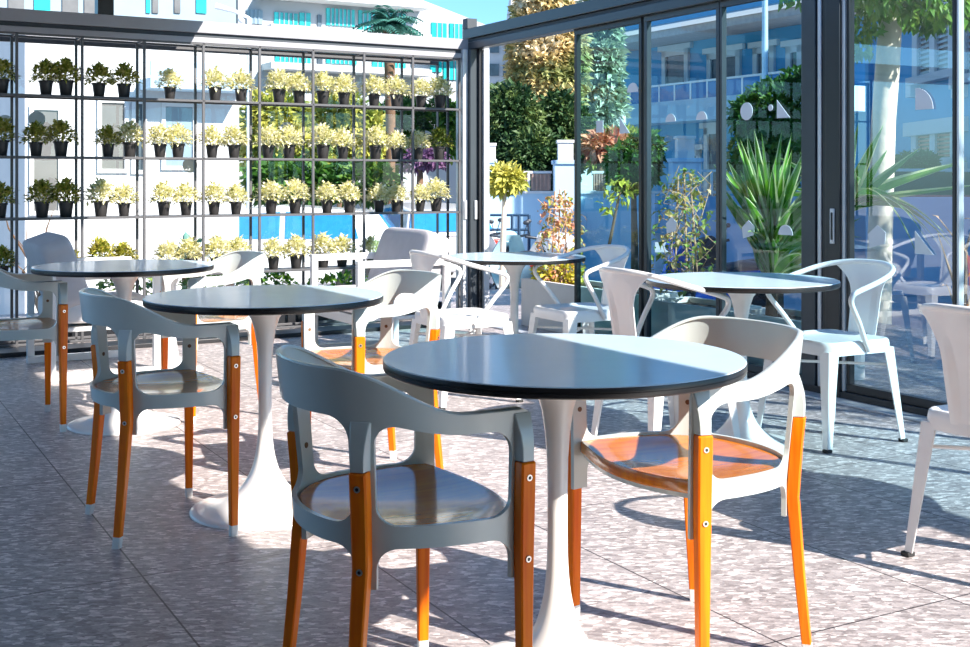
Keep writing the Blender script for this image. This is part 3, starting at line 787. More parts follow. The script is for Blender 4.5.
# ------------------------------------------------------------------ white sheet metal armchair with looped tube arms
def metal_chair():
    root = thing('metal_armchair', '', 'chair', group='white metal armchairs')
    # seat
    s = MB(); hw = 0.185; r = 0.05; ol = []
    for cx_, cy_, a0 in ((hw-r, hw-r, 0), (-hw+r, hw-r, 90), (-hw+r, -hw+r, 180), (hw-r, -hw+r, 270)):
        for k in range(7): a_ = radians(a0+15*k); ol.append((cx_+r*cos(a_), cy_+r*sin(a_)))
    def row(sc, z): return [(x*sc, y*sc, z) for x, y in ol]
    rows = [row(1.03, 0.385), row(1.03, 0.420), row(1.015, 0.436), row(0.985, 0.442), row(0.93, 0.441), row(0.87, 0.433), row(0.5, 0.430), row(0.02, 0.430)]
    i0 = s.grid(rows, 0, closed_v=True); s.cap(i0+7*len(ol), len(ol))
    rows = [row(1.025, 0.385), row(1.015, 0.415), row(0.9, 0.425), row(0.02, 0.425)]
    i0 = s.grid(rows, 0, closed_v=True); s.cap(i0+3*len(ol), len(ol))
    obj('seat', s, M['white_metal'], root, smooth=50, fix=True)
    # legs: folded tapering channels
    for sx in (1, -1):
        for sy in (1, -1):
            m = MB()
            def sec(z):
                t = 1-z/0.41
                cx_ = sx*(0.168+0.040*t); cy_ = sy*(0.168+0.030*t); w = 0.058-0.030*t
                o_ = 0.020; return [(cx_+sx*o_, cy_+sy*o_), (cx_+sx*o_-sx*w, cy_+sy*o_), (cx_+sx*o_-sx*w, cy_+sy*(o_-0.006)), (cx_+sx*(o_-0.008), cy_+sy*(o_-0.008)), (cx_+sx*(o_-0.006), cy_+sy*o_-sy*w), (cx_+sx*o_, cy_+sy*o_-sy*w)]
            rows = [[(x, y, z) for x, y in sec(z)] for z in (0.012, 0.15, 0.30, 0.405)]
            i0 = m.grid(rows, 0, closed_v=True); m.cap(i0, 6); m.cap(i0+18, 6)
            lg = obj('leg', m, M['white_metal'], root, bevel=0.003, smooth=30, fix=True)
            f = MB(); q = sec(0.0); cx_ = sum(p[0] for p in q)/6; cy_ = sum(p[1] for p in q)/6
            f.box((cx_+sx*0.003, cy_+sy*0.003, 0.007), (0.030, 0.030, 0.014)); obj('rubber_foot', f, M['rubber'], lg, 0.003)
    m = MB(); m.tube([(0.165, 0.165, 0.32), (-0.165, -0.165, 0.32)], 0.006, 8); m.tube([(0.165, -0.165, 0.328), (-0.165, 0.165, 0.328)], 0.006, 8)
    obj('stretcher', m, M['white_metal'], root)
    # splat and top band, a sheet that spreads into the tube
    def crv(y):   # x of the top rail above a lateral offset y
        return -0.25+1.35*y*y
    m = MB(); rows = []; n = 14
    for j in range(15):
        t = j/14; z = 0.405+0.345*t
        if t < 0.55: hw_ = 0.078+0.012*t
        else: f = (t-0.55)/0.45; hw_ = 0.085+0.105*f**2.2
        rr = []
        for i in range(n+1):
            y = -hw_+2*hw_*i/n
            x = -0.185-0.06*t**0.9+(1.35*y*y)*t**1.5+(0.012 if abs(i-n/2) < n*0.3 and t < 0.85 else 0)*sin(pi*min(1, t/0.85))
            rr.append(Vector((x, y, z)))
        rows.append(rr)
    back = [[p+Vector((-0.004, 0, 0)) for p in r_] for r_ in rows]
    m.grid(rows); m.grid(back, flip=True)
    for e in (0, n): m.grid([[r_[e] for r_ in rows], [r_[e] for r_ in back]])
    m.grid([rows[0], back[0]]); m.grid([rows[-1], back[-1]])
    obj('backrest', m, M['white_metal'], root, smooth=50, fix=True)
    # one tube: seat side, up and over the arm, round the back and down again
    hp = [(-0.03, 0.197, 0.40), (0.0, 0.205, 0.44), (0.060, 0.228, 0.525), (0.108, 0.243, 0.585), (0.125, 0.248, 0.615), (0.120, 0.250, 0.640), (0.090, 0.250, 0.655), (0.02, 0.249, 0.675), (-0.07, 0.240, 0.700), (-0.14, 0.218, 0.722), (-0.19, 0.178, 0.738), (-0.226, 0.115, 0.749), (-0.244, 0.05, 0.753)]
    fp = [Vector(p) for p in hp]+[Vector((x, -y, z)) for x, y, z in hp[::-1]]
    d = []
    for i in range(len(fp)-1):
        p0, p1, p2, p3 = fp[max(i-1, 0)], fp[i], fp[i+1], fp[min(i+2, len(fp)-1)]
        for k in range(5):
            t = k/5; d.append(0.5*((2*p1)+(p2-p0)*t+(2*p0-5*p1+4*p2-p3)*t*t+(3*p1-p0-3*p2+p3)*t**3))
    d.append(fp[-1])
    m = MB(); m.tube(d, 0.0115, 12); obj('arm_tube', m, M['white_metal'], root, smooth=60)
    return root
MC = metal_chair()
G2 = 'white metal armchairs'
put_chair(MC, True, -0.12, 6.10, 29, 'white metal armchair on the left of the table at the open door', G2)
put_chair(MC, False, 0.50, 6.37, 209, 'white metal armchair facing left on the right of the open-door table', G2)
put_chair(MC, False, 0.74, 4.94, 29, 'white metal armchair facing the glass, just behind the front table', G2)
put_chair(MC, False, 1.49, 5.195, 209, 'white metal armchair facing left in front of the heavy door post', G2)
put_chair(MC, False, 1.55, 3.49, 29, 'white metal armchair cropped by the right edge, back turned to the viewer', G2)

# ------------------------------------------------------------------ lounge chairs
def rbox(mb, c, d, r=0.03, nz=5, rz=0):
    """pillow-like rounded box"""
    import bmesh
    hx, hy, hz = d[0]/2, d[1]/2, d[2]/2
    n = 6; rows = []
    def sup(u, v):
        e = 0.28
        cu, su, cv, sv = cos(u), sin(u), cos(v), sin(v)
        sg = lambda t: math.copysign(abs(t)**e, t)
        return (c[0]+hx*sg(cv)*sg(cu), c[1]+hy*sg(cv)*sg(su), c[2]+hz*sg(sv))
    for j in range(-11, 12):
        rows.append([sup(2*pi*i/48, j*pi/2/12) for i in range(48)])
    i0 = mb.grid(rows, 0, closed_v=True); mb.cap(i0, 48, flip=True); mb.cap(i0+22*48, 48)
def lounge(label, loc, rz):
    """local: faces +x, front corners at x=0.31, sled frames at y=+-0.38"""
    o = thing('lounge_armchair', label, 'armchair', loc, rz, 'white framed lounge armchairs')
    for sy in (1, -1):
        m = MB(); y = sy*0.38; w = 0.042
        m.boxr((-0.31, y-w/2, 0.588), (0.31, y+w/2, 0.63)); m.boxr((-0.31, y-w/2, 0), (0.31, y+w/2, 0.042))
        m.boxr((0.268, y-w/2, 0.042), (0.31, y+w/2, 0.588)); m.boxr((-0.31, y-w/2, 0.042), (-0.268, y+w/2, 0.588))
        obj('side_frame', m, M['white_metal'], o, 0.003)
    m = MB(); m.boxr((0.255, -0.359, 0.24), (0.295, 0.359, 0.30)); m.boxr((-0.31, -0.359, 0.24), (-0.27, 0.359, 0.30)); m.boxr((-0.27, -0.34, 0.262), (0.255, 0.34, 0.285))
    obj('seat_frame', m, M['white_metal'], o, 0.003)
    m = MB(); m.boxr((-0.305, -0.359, 0.595), (-0.275, 0.359, 0.625)); obj('back_rail', m, M['white_metal'], o, 0.003)
    m = MB(); rbox(m, (0.02, 0, 0.365), (0.58, 0.70, 0.13)); obj('seat_cushion', m, M['seat_cushion'], o, smooth=60)
    m = MB(); rbox(m, (0, 0, 0), (0.19, 0.74, 0.42)); c = obj('back_cushion', m, M['cushion'], o, smooth=60)
    c.location = (-0.205, 0, 0.585); c.rotation_euler = (0, radians(-20), 0)
    return o
# front corners measured in the photograph
def lc(p1, p2, ang):
    mx, my = (p1[0]+p2[0])/2, (p1[1]+p2[1])/2
    return (mx-0.31*cos(ang), my-0.31*sin(ang), 0)
lounge('white framed lounge armchair with grey cushions, facing left behind the middle table', lc((-1.157, 7.8), (-0.738, 7.14), ROT+pi), ROT+pi)
lounge('white framed lounge armchair with grey cushion at the left edge behind the far table', (-2.60+0.31*0.875, 6.96+0.31*0.485, 0), ROT)
# low coffee table between the two lounge chairs
cf = thing('coffee_table', 'low white pedestal table behind the far left round table', 'table', (-1.85, 7.05, 0))
m = MB(); m.lathe([(0.27, 0.585), (0.28, 0.59), (0.28, 0.605), (0.275, 0.61)], 64); obj('tabletop', m, M['white_metal'], cf)
m = MB(); m.lathe([(0.19, 0), (0.19, 0.006), (0.1, 0.025), (0.05, 0.08), (0.032, 0.2), (0.03, 0.4), (0.036, 0.5), (0.06, 0.555), (0.08, 0.584)], 40); obj('pedestal', m, M['tulip'], cf, smooth=60)

# ------------------------------------------------------------------ plants just outside the glass
def planter(label, a0, a1, x0, x1, h):
    """rendered trough along the right-hand glazing, a = metres from the corner"""
    c = W((x0+x1)/2, -(a0+a1)/2)
    o = thing('planter', label, 'planter', c, ROT, 'beige planters along the glass')
    lx, ly = (x1-x0)/2, (a1-a0)/2; t = 0.03
    m = MB()
    m.boxr((-lx, -ly, 0), (lx, -ly+t, h)); m.boxr((-lx, ly-t, 0), (lx, ly, h)); m.boxr((-lx, -ly+t, 0), (-lx+t, ly-t, h)); m.boxr((lx-t, -ly+t, 0), (lx, ly-t, h)); m.boxr((-lx+t, -ly+t, 0), (lx-t, ly-t, 0.03))
    obj('trough', m, M['planter'], o, 0.004)
    m = MB(); m.boxr((-lx+t, -ly+t, h-0.06), (lx-t, ly-t, h-0.035)); obj('soil', m, M['soil'], o, smooth=0)
    return o
def Aat(u, rx): return -ray_rx(u, rx)[0]
RXP = 0.14
planter('beige planter with a yellow shrub in the open doorway', Aat(521, RXP), Aat(640, RXP), RXP, RXP+0.36, 0.36)
planter('beige planter with climbing vine behind the second glass door', Aat(646, RXP), Aat(716, RXP), RXP, RXP+0.36, 0.34)
planter('beige planter holding the tall yucca behind the glass', Aat(728, RXP), Aat(812, RXP), RXP, RXP+0.40, 0.34)

def at_rx(u, v, rx):
    ry, Y = ray_rx(u, rx); p = W(rx, ry, zat(v, Y)); return p, Y/F
# yellow shrub
p, s = at_rx(556, 276, 0.33)
o = thing('yellow_shrub', 'low yellow-green shrub growing in the doorway planter', 'shrub', (p.x, p.y, 0.325))
m = MB(); r = random.Random(3)
cloud(m, [(0, 0, 0.07, 0.17, 0.14, 0.12), (-0.10, 0.02, 0.04, 0.10, 0.10, 0.09), (0.10, 0, 0.05, 0.11, 0.1, 0.1)], 420, 0.055, r)
obj('foliage', m, M['yellow_shrub'], o, smooth=0)
m = MB()
for k in range(6): m.tube([(0.02*k-0.05, 0, 0), (0.05*k-0.12, r.uniform(-.05, .05), 0.12)], 0.004, 5)
obj('stem', m, M['dark_bark'], o)

def vine(label, u, v0, v1, rx, wpx, seed, mt, nleaf, ztop_stakes):
    p, s = at_rx(u, v0, rx); h = (v0-v1)*s; w = wpx*s/2
    o = thing('climbing_plant', label, 'plant', (p.x, p.y, p.z), ROT)
    r = random.Random(seed)
    for k in range(3):
        m = MB(); x = (-0.45+0.45*k)*w; m.tube([(x, r.uniform(-.05, .05), 0), (x*0.6, 0, h*ztop_stakes*r.uniform(0.9, 1.0))], 0.006, 6); obj('stake', m, M['stake'], o)
    m = MB()
    for k in range(9):
        x0 = r.uniform(-.5, .5)*w; pts = [Vector((x0, r.uniform(-.06, .06), 0))]
        for q in range(1, 8):
            pts.append(Vector((x0+w*0.9*sin(q*1.3+k)*(0.3+q/9), r.uniform(-.10, .10), h*q/7*r.uniform(0.8, 1.02))))
        m.tube(pts, 0.0028, 4)
    obj('stem', m, M['stake'], o)
    m = MB()
    for k in range(nleaf):
        t = r.random(); ww = w*(0.45+0.75*sin(pi*min(1, t*0.85+0.15)))
        pos = Vector((r.uniform(-1, 1)*ww, r.uniform(-.12, .12), h*t))
        m.leaf(pos, Vector((r.uniform(-1, 1), r.uniform(-1, 1), r.uniform(-.9, .5))), r.uniform(0.03, 0.075), r.uniform(0.02, 0.045), Vector((r.uniform(-.5, .5), r.uniform(-.5, .5), 1)).normalized(), 0.25)
    obj('foliage', m, mt, o, smooth=0)
    return o
vine('coral and green flowering climber on stakes in the open doorway', 560, 288, 196, 0.36, 44, 5, M['flower'], 420, 1.08)
vine('climbing vine with dry orange stems on stakes behind the second glass door', 684, 290, 168, 0.32, 54, 9, M['vine'], 420, 1.0)

def blade(m, p, d, L, w, sag, r):
    """long tapering strap with cream margins; material 0 green, 1 cream"""
    d = d.normalized(); side = d.cross(Vector((0, 0, 1)))
    if side.length < 1e-3: side = Vector((1, 0, 0))
    side.normalize(); upv = side.cross(d); rl = r.uniform(0.35, 1.25)*r.choice((-1, 1)); side = side*cos(rl)+upv*sin(rl); upv = side.cross(d); n = 9; L0 = []
    for i in range(n+1):
        t = i/n; c = p+d*L*t+Vector((0, 0, -sag*L*t*t)); ww = w*(0.55+1.2*t-0.2*t*t if t < 0.35 else (1-t)**0.75*1.28+0.0)
        up = upv; fold = ww*0.22
        L0.append([c-side*ww/2+up*fold, c-side*ww*0.34+up*fold*0.3, c, c+side*ww*0.34+up*fold*0.3, c+side*ww/2+up*fold])
    for k, mi in ((0, 1), (1, 0), (2, 0), (3, 1)):
        m.grid([[row[k], row[k+1]] for row in L0], mi)
def yucca(label, loc, blades, stem_h, low=0.08, wk=1.35):
    o = thing('variegated_yucca', label, 'plant', loc)
    m = MB(); m.tube([(0, 0, 0), (0.01, 0, stem_h*0.5), (0, 0.01, stem_h)], [0.035, 0.03, 0.028], 10); obj('stem', m, M['dark_bark'], o)
    m = MB(); r = random.Random(21)
    for (dx, dy, dz, L, w, sag) in blades: w = w*wk; blade(m, Vector((dx*0.02, dy*0.02, stem_h-low*r.random()**1.5)), Vector((dx, dy, dz)), L, w, sag, r)
    obj('leaves', m, [M['blade_green'], M['blade_cream']], o, smooth=0)
    return o
p, s = at_rx(771, 250, 0.34)
r = random.Random(5); bl = []
for k in range(78):
    th = r.uniform(0, 2*pi); e = r.uniform(0.5, 1.42)
    if cos(th) < -0.5 and e < 0.8: e += 0.5
    bl.append((cos(th)*cos(e), sin(th)*cos(e), sin(e), r.uniform(0.45, 0.74), r.uniform(0.05, 0.075), r.uniform(0.0, 0.5)*(1.35-e)+0.02))
yucca('large variegated yucca with cream-edged blades in the planter left of the heavy door post', (p.x, p.y, 0.30), bl, zat(240, s*F)-0.30, 0.30)
p, s = at_rx(848, 200, 0.62)
bl = [(1.0, -0.1, 0.42, 0.70, 0.045, 0.06), (1.0, -.2, 0.16, 0.70, 0.04, 0.0), (0.75, -.3, 0.75, 0.52, 0.045, 0.02), (0.35, -.2, 1, 0.52, 0.045, 0), (0.1, -.1, 1, 0.45, 0.045, 0), (0.5, -.3, 0.95, 0.4, 0.04, 0.0),
      (1.0, -.2, 0.55, 0.66, 0.035, 0.85), (0.9, -.3, 0.45, 0.72, 0.035, 1.0), (0.75, -.4, 0.45, 0.68, 0.035, 1.1), (0.55, -.5, 0.55, 0.62, 0.035, 1.1), (0.3, -.5, 0.45, 0.60, 0.035, 1.1), (0.95, 0.1, 0.6, 0.55, 0.04, 0.9), (0.6, -.2, 0.3, 0.7, 0.035, 0.9)]
for k in range(16):
    th = r.uniform(pi*0.5, pi*1.6); e = r.uniform(0.3, 1.2)
    bl.append((cos(th)*cos(e), sin(th)*cos(e), sin(e), r.uniform(0.4, 0.6), 0.04, r.uniform(0, 0.5)))
yucca('variegated yucca with drooping cream blades in front of the pale tree trunk', (p.x, p.y, 0.0), bl, p.z, 0.06, 1.9)

p, s = at_rx(962, 330, 0.5)
o = thing('bare_shrub', 'reddish bare twigs behind the glass at the right edge', 'shrub', (p.x, p.y, 0)); r = random.Random(31)
m = MB()
for k in range(7):
    q = Vector((r.uniform(-.04, .04), r.uniform(-.05, .05), 0.45+0.05*k)); e = q+Vector((r.uniform(-.16, .16), r.uniform(-.1, .1), r.uniform(.1, .3)))
    m.tube([Vector((0, 0, 0)), q, e], [0.012, 0.008, 0.003], 5)
    m.leaf(e, Vector((r.uniform(-1, 1), r.uniform(-1, 1), 0.3)), 0.05, 0.025)
obj('branches', m, M['stake'], o)

# big tree with pale trunk beyond the right-hand glass
Yt = 9.6
o = thing('tree', 'tall tree with a pale thick trunk and green canopy beyond the right glass', 'tree', (xat(887, Yt), Yt, -1.0))
m = MB(); pts = []; rad = []
for v, u, wpx in ((330, 878, 26), (250, 879, 24), (180, 881, 24), (120, 884, 24), (70, 888, 24), (20, 891, 23), (-60, 896, 24), (-160, 903, 20)):
    pts.append((xat(u, Yt)-xat(887, Yt), 0.02*sin(v), zat(v, Yt)+1.0)); rad.append(wpx/2*Yt/F)
pts.insert(0, (pts[0][0], 0, 0)); rad.insert(0, rad[0]*1.1)
m.tube(pts, rad, 18)
for tx, ty, tz in ((0.9, -0.2, 1.0), (-0.8, 0.3, 1.0), (0.3, 0.7, 1.2)):
    q = Vector(pts[-2]); m.tube([q, q+Vector((tx*0.5, ty*0.5, tz*0.6)), q+Vector((tx, ty, tz))], [0.08, 0.06, 0.03], 8)
obj('trunk', m, M['bark'], o, smooth=60)
m = MB(); r = random.Random(8)
def rel(u, v, Y): return (xat(u, Y)-xat(887, Yt), Y-Yt, zat(v, Y)+1.0)
bs = []
for u, v, ru, rv, Y in ((860, 12, 22, 26, 9.4), (930, -2, 40, 24, 9.2), (985, 0, 40, 30, 9.5), (890, -20, 60, 26, 9.0), (880, -4, 30, 16, 9.1), (850, -40, 60, 34, 9.8), (960, -50, 70, 40, 9.6), (800, -25, 30, 28, 9.6), (905, 12, 22, 10, 9.9), (858, 40, 9, 16, 9.5), (940, 16, 30, 12, 9.4)):
    c = rel(u, v, Y); bs.append((c[0], c[1], c[2], ru*Y/F, 0.35, rv*Y/F))
cloud(m, bs, 3200, 0.10, r, shell=0.35, droop=0.4)
obj('crown', m, M['bright_tree'], o, smooth=0)

o = thing('tree', 'unseen tree beyond the right edge, added to shade the ground outside the glass', 'tree', (7.1, 4.1, -1.0))  # added out of view to shade the paving outside the glass
m = MB(); m.tube([(0, 0, 0), (0.05, 0, 2), (0, 0, 4.2)], [0.16, 0.14, 0.10], 14); obj('trunk', m, M['bark'], o, smooth=60)
m = MB(); r = random.Random(18); cloud(m, [(0, 0, 4.8, 2.0, 1.9, 1.2), (-0.8, 0.9, 4.4, 1.3, 1.2, 0.9), (0.6, -0.8, 5.2, 1.5, 1.4, 1.0), (0.2, 1.0, 5.3, 1.3, 1.2, 0.9), (0.4, 1.9, 4.8, 1.4, 1.3, 1.0), (-0.6, 2.0, 4.4, 1.2, 1.0, 0.8)], 7000, 0.17, r, shell=0.3, droop=0.3)
obj('crown', m, M['bright_tree'], o, smooth=0)

# ------------------------------------------------------------------ beyond the racks
def wbox(name, parent, rx0, rx1, ry0, ry1, z0, z1, mt, bev=0.0):
    """box in room axes as a part of an unrotated thing at the corner"""
    m = MB(); m.boxr((rx0, ry0, z0), (rx1, ry1, z1)); return obj(name, m, mt, parent, bev, smooth=0)
def building(name, label, cat='building'):
    return thing(name, label, cat, (CX, CY, 0), ROTK)
RYA = 7.0
def rA(u): return ray_ry(u, RYA)[0]
def zA(u, v): return zat(v, ray_ry(u, RYA)[1])
bA = building('white_house', 'bright white house with blue-grey windows right behind the left racks')
wbox('wall', bA, rA(25), rA(239), RYA, RYA+2.5, -1, 2.95, M['render_white'])
for (u0, v0, u1, v1, mt) in ((29, 106, 62, 215, 'pane_grey'), (97, 99, 128, 173, 'pane_grey'), (131, 100, 146, 174, 'pane_dark'), (161, 103, 196, 170, 'pane_pale')):
    w = MB(); x0, x1 = rA(u0), rA(u1); um = (u0+u1)/2; z0, z1 = zA(um, v1), zA(um, v0)
    t = 0.05
    w.boxr((x0, RYA-0.04, z0), (x1, RYA+0.02, z0+t)); w.boxr((x0, RYA-0.04, z1-t), (x1, RYA+0.02, z1)); w.boxr((x0, RYA-0.04, z0+t), (x0+t, RYA+0.02, z1-t)); w.boxr((x1-t, RYA-0.04, z0+t), (x1, RYA+0.02, z1-t))
    wi = obj('window', w, M['render_white'], bA, 0.0, smooth=0)
    g = MB(); g.boxr((x0+t, RYA-0.015, z0+t), (x1-t, RYA+0.02, z1-t)); obj('pane', g, M[mt], wi, smooth=0)
w = MB(); w.boxr((rA(140), RYA-0.5, zA(190, 80)), (rA(239), RYA-0.45, zA(190, 66))); w.boxr((rA(140), RYA-0.5, zA(190, 92)), (rA(239), RYA, zA(190, 82)))
obj('balcony', w, M['render_pale_blue'], bA, smooth=0)
# paler block behind it, seen over the beam
RYB = 28.0
def rB(u): return ray_ry(u, RYB)[0]
def zB(u, v): return zat(v, ray_ry(u, RYB)[1])
bB = building('pale_block', 'pale blue-white block rising over the left end of the beam')
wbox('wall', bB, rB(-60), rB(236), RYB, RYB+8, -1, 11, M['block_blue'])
for k, (u0, u1) in enumerate(((8, 24), (34, 50), (62, 78), (84, 95), (146, 150), (152, 158), (174, 180), (196, 206))):
    g = MB(); g.boxr((rB(u0), RYB-0.05, zB(u0, 13)), (rB(u1), RYB+0.02, zB(u0, -8))); obj('window', g, M['pane_teal' if k % 3 == 1 else 'pane_grey'], bB, smooth=0)
bH = building('side_house', 'pale blue house front at the far left edge behind the rack')
wbox('wall', bH, ray_ry(-120, 13.5)[0], ray_ry(10, 13.5)[0], 13.5, 16, -1, 4.0, M['block_blue'])
g = MB(); x = ray_ry(-6, 13.5); g.boxr((x[0]-0.5, 13.44, 0.2), (x[0]+0.3, 13.52, 2.0)); obj('window', g, M['pane_grey'], bH, smooth=0)

# big white hotel with teal window bands
RYC = 30.0
def rC(u): return ray_ry(u, RYC)[0]
def zC(u, v): return zat(v, ray_ry(u, RYC)[1])
bC = building('hotel', 'large white hotel with bands of teal windows behind the right racks')
m = MB()
x0, x1 = rC(238), rC(489)
poly = [(x0, -1), (x1, -1), (x1, zC(489, 26)), (rC(420), zC(420, -1)), (rC(300), zC(300, -60)), (x0, zC(238, -60))]
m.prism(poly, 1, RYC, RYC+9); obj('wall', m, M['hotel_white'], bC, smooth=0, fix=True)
for (u0, v0, u1, v1, mt) in ((274, 13, 297, 27, 'pane_teal'), (299, 13, 310, 27, 'pane_teal'), (317, 15, 321, 28, 'pane_dark'), (326, 9, 354, 26, 'pane_teal'), (358, 12, 405, 34, 'pane_teal'), (431, 23, 446, 39, 'pane_teal'), (449, 24, 466, 40, 'pane_teal'),
                             (275, 50, 310, 64, 'pane_teal'), (317, 52, 322, 66, 'pane_dark'), (326, 53, 356, 64, 'pane_teal'), (372, 57, 391, 70, 'pane_teal'), (393, 58, 405, 72, 'pane_teal'), (430, 61, 441, 72, 'pane_teal'), (443, 61, 458, 80, 'pane_teal'),
                             (205, 4, 222, 20, 'pane_pale'), (246, 10, 262, 24, 'pane_pale')):
    if u0 < 240: continue
    g = MB(); n = max(1, int((u1-u0)/4))
    X0, X1 = rC(u0), rC(u1); z0, z1 = zC((u0+u1)/2, v1), zC((u0+u1)/2, v0)
    g.boxr((X0, RYC-0.06, z0), (X1, RYC+0.02, z1))
    wi = obj('window', g, M[mt], bC, smooth=0)
    b_ = MB()
    for k in range(1, n): xx = X0+(X1-X0)*k/n; b_.boxr((xx-0.022, RYC-0.09, z0), (xx+0.022, RYC-0.06, z1))
    if n > 1: obj('mullion', b_, M['pane_pale'], wi, smooth=0)
m = MB()
for (u0, u1, v0, v1) in ((262, 420, 32, 38), (420, 470, 44, 50), (262, 420, 68, 74), (255, 420, 2, 5)):
    m.boxr((rC(u0), RYC-0.9, zC((u0+u1)/2, v1)), (rC(u1), RYC, zC((u0+u1)/2, v0)))
obj('ledge', m, M['render_white'], bC, smooth=0)  # ledges added to throw bands of shade on the facade

# white buildings above the right-hand beam
Yd = 70.0
o = thing('white_apartment_block', 'white apartment block with small windows behind the golden trees', 'building', (0, 0, 0))
m = MB(); m.boxr((xat(478, Yd), Yd, -1), (xat(512, Yd), Yd+10, zat(35, Yd))); m.boxr((xat(511, Yd-5), Yd-5, -1), (xat(600, Yd-5), Yd+8, zat(-15, Yd-5)))
obj('wall', m, M['render_white'], o, smooth=0)
for (u0, v0, u1, v1) in ((490, 46, 499, 53), (505, 44, 509, 53), (489, 64, 499, 76), (503, 64, 509, 76)):
    g = MB(); g.boxr((xat(u0, Yd), Yd-0.1, zat(v1, Yd)), (xat(u1, Yd), Yd+0.1, zat(v0, Yd))); obj('window', g, M['pane_dark'], o, smooth=0)

# ------------------------------------------------------------------ trees and hedges
def px_tree(name, label, blobs, mt, n, size, cat='tree', trunk=None, seed=1, group=None, tm='dark_bark', shell=0.45):
    """blobs (u, v, ru, rv, Y) -> crown; trunk (u, Y, r)"""
    r = random.Random(seed); u0, Y0 = blobs[0][0], blobs[0][4]; ox = xat(u0, Y0)
    o = thing(name, label, cat, (ox, Y0, -1.0), 0, group)
    m = MB(); bs = []
    for u, v, ru, rv, Y in blobs:
        k = Y/F; bs.append((xat(u, Y)-ox, Y-Y0, zat(v, Y)+1, ru*k, min(ru, rv*1.5)*k, rv*k))
    cloud(m, bs, n, size, r, shell=shell); obj('crown', m, mt, o, smooth=0)
    tu, tY, tr = trunk if trunk else (u0, Y0, 0.12)
    zt_ = max(b[2] for b in bs[:1]); x = xat(tu, tY)-ox
    m = MB(); m.tube([(x, tY-Y0, 0), (x*0.8, tY-Y0, zt_*0.5), (0.0, 0, zt_)], [tr, tr*0.8, tr*0.5], 8); obj('trunk', m, M[tm], o, smooth=60)
    return o
px_tree('conifer', 'tall golden-leaved cypress behind the open doorway', [(545, 75, 30, 70, 36), (530, 40, 22, 40, 36), (558, 110, 24, 40, 36), (566, 60, 20, 60, 36), (520, 78, 12, 34, 36), (540, 0, 24, 30, 36)], M['gold_tree'], 15000, 0.26, seed=2)
px_tree('conifer', 'dark green conifer filling the lower left of the open doorway', [(512, 130, 32, 46, 27), (530, 160, 34, 34, 26.5), (496, 150, 20, 40, 27), (500, 112, 16, 26, 27.5), (556, 165, 26, 24, 26.5)], M['dark_tree'], 14000, 0.16, seed=3)
px_tree('conifer', 'dark conifer behind the white gate pillar', [(560, 125, 22, 34, 29), (548, 140, 18, 30, 29), (578, 135, 14, 30, 29)], M['dark_tree'], 4500, 0.19, seed=13)
px_tree('eucalyptus', 'silvery pale tree seen through the first glass door', [(602, 70, 19, 66, 40), (606, 110, 18, 30, 40), (596, 120, 16, 40, 40), (602, 10, 18, 40, 40)], M['silver_tree'], 6500, 0.32, seed=4)
px_tree('round_tree', 'small dark round-crowned tree behind the first glass door', [(633, 166, 26, 24, 19), (646, 150, 16, 16, 19)], M['green_tree'], 2600, 0.14, trunk=(635, 19, 0.07), seed=5)
px_tree('red_shrub', 'coral red shrub behind the first glass door', [(600, 146, 16, 11, 25.6), (614, 142, 12, 9, 25.6)], M['red_shrub'], 500, 0.22, 'shrub', seed=6)
px_tree('green_shrub', 'bright green shrub left of the dark round tree', [(626, 146, 22, 14, 28), (604, 160, 16, 12, 28)], M['hedge'], 800, 0.25, 'shrub', seed=16)
px_tree('bushy_tree', 'dark green bushy tree behind the large yucca', [(775, 120, 34, 40, 15), (795, 105, 20, 36, 15), (748, 118, 18, 20, 15), (770, 160, 40, 30, 14.5)], M['green_tree'], 6500, 0.105, seed=7)
px_tree('garden_bush', 'green bush under the lower blue window at the right', [(916, 164, 18, 8, 22.6), (903, 165, 12, 7, 22.6), (930, 166, 7, 7, 22.6)], M['green_tree'], 900, 0.16, 'shrub', seed=8)
px_tree('ball_tree', 'small ball-crowned tree with a pale stem in the open doorway', [(505, 180, 18, 13, 17)], M['hedge'], 700, 0.12, trunk=(502, 17, 0.055), seed=9, tm='bark')
px_tree('slim_shrub', 'thin pale shrub behind the first glass door', [(620, 192, 14, 12, 15), (608, 205, 8, 10, 15)], M['yellow_shrub'], 70, 0.10, 'shrub', trunk=(600, 15, 0.03), seed=10)
# greenery behind the racks
px_tree('hedge_tree', 'sunlit yellow-green tree behind the middle rack, left', [(275, 125, 34, 34, 33), (262, 150, 22, 30, 33), (300, 150, 30, 26, 32.5)], M['hedge'], 4500, 0.26, seed=21)
px_tree('hedge_tree', 'yellow-green tree behind the middle of the racks', [(340, 125, 34, 32, 36), (325, 150, 24, 28, 36), (362, 140, 24, 30, 36)], M['hedge'], 4500, 0.28, seed=22)
px_tree('hedge_tree', 'dark green tree behind the right rack', [(385, 140, 26, 34, 39), (405, 128, 22, 30, 39), (440, 130, 24, 30, 39)], M['green_tree'], 4000, 0.3, seed=23)
px_tree('hedge', 'low dark green hedge behind the middle rack', [(272, 182, 24, 16, 28), (310, 182, 40, 16, 28), (360, 182, 36, 14, 28)], M['green_tree'], 2000, 0.32, 'hedge', seed=24)
px_tree('bougainvillea', 'purple bougainvillea behind the right rack', [(420, 158, 14, 10, 27), (434, 160, 12, 8, 27), (410, 166, 8, 6, 27)], M['purple'], 700, 0.15, 'shrub', seed=25)
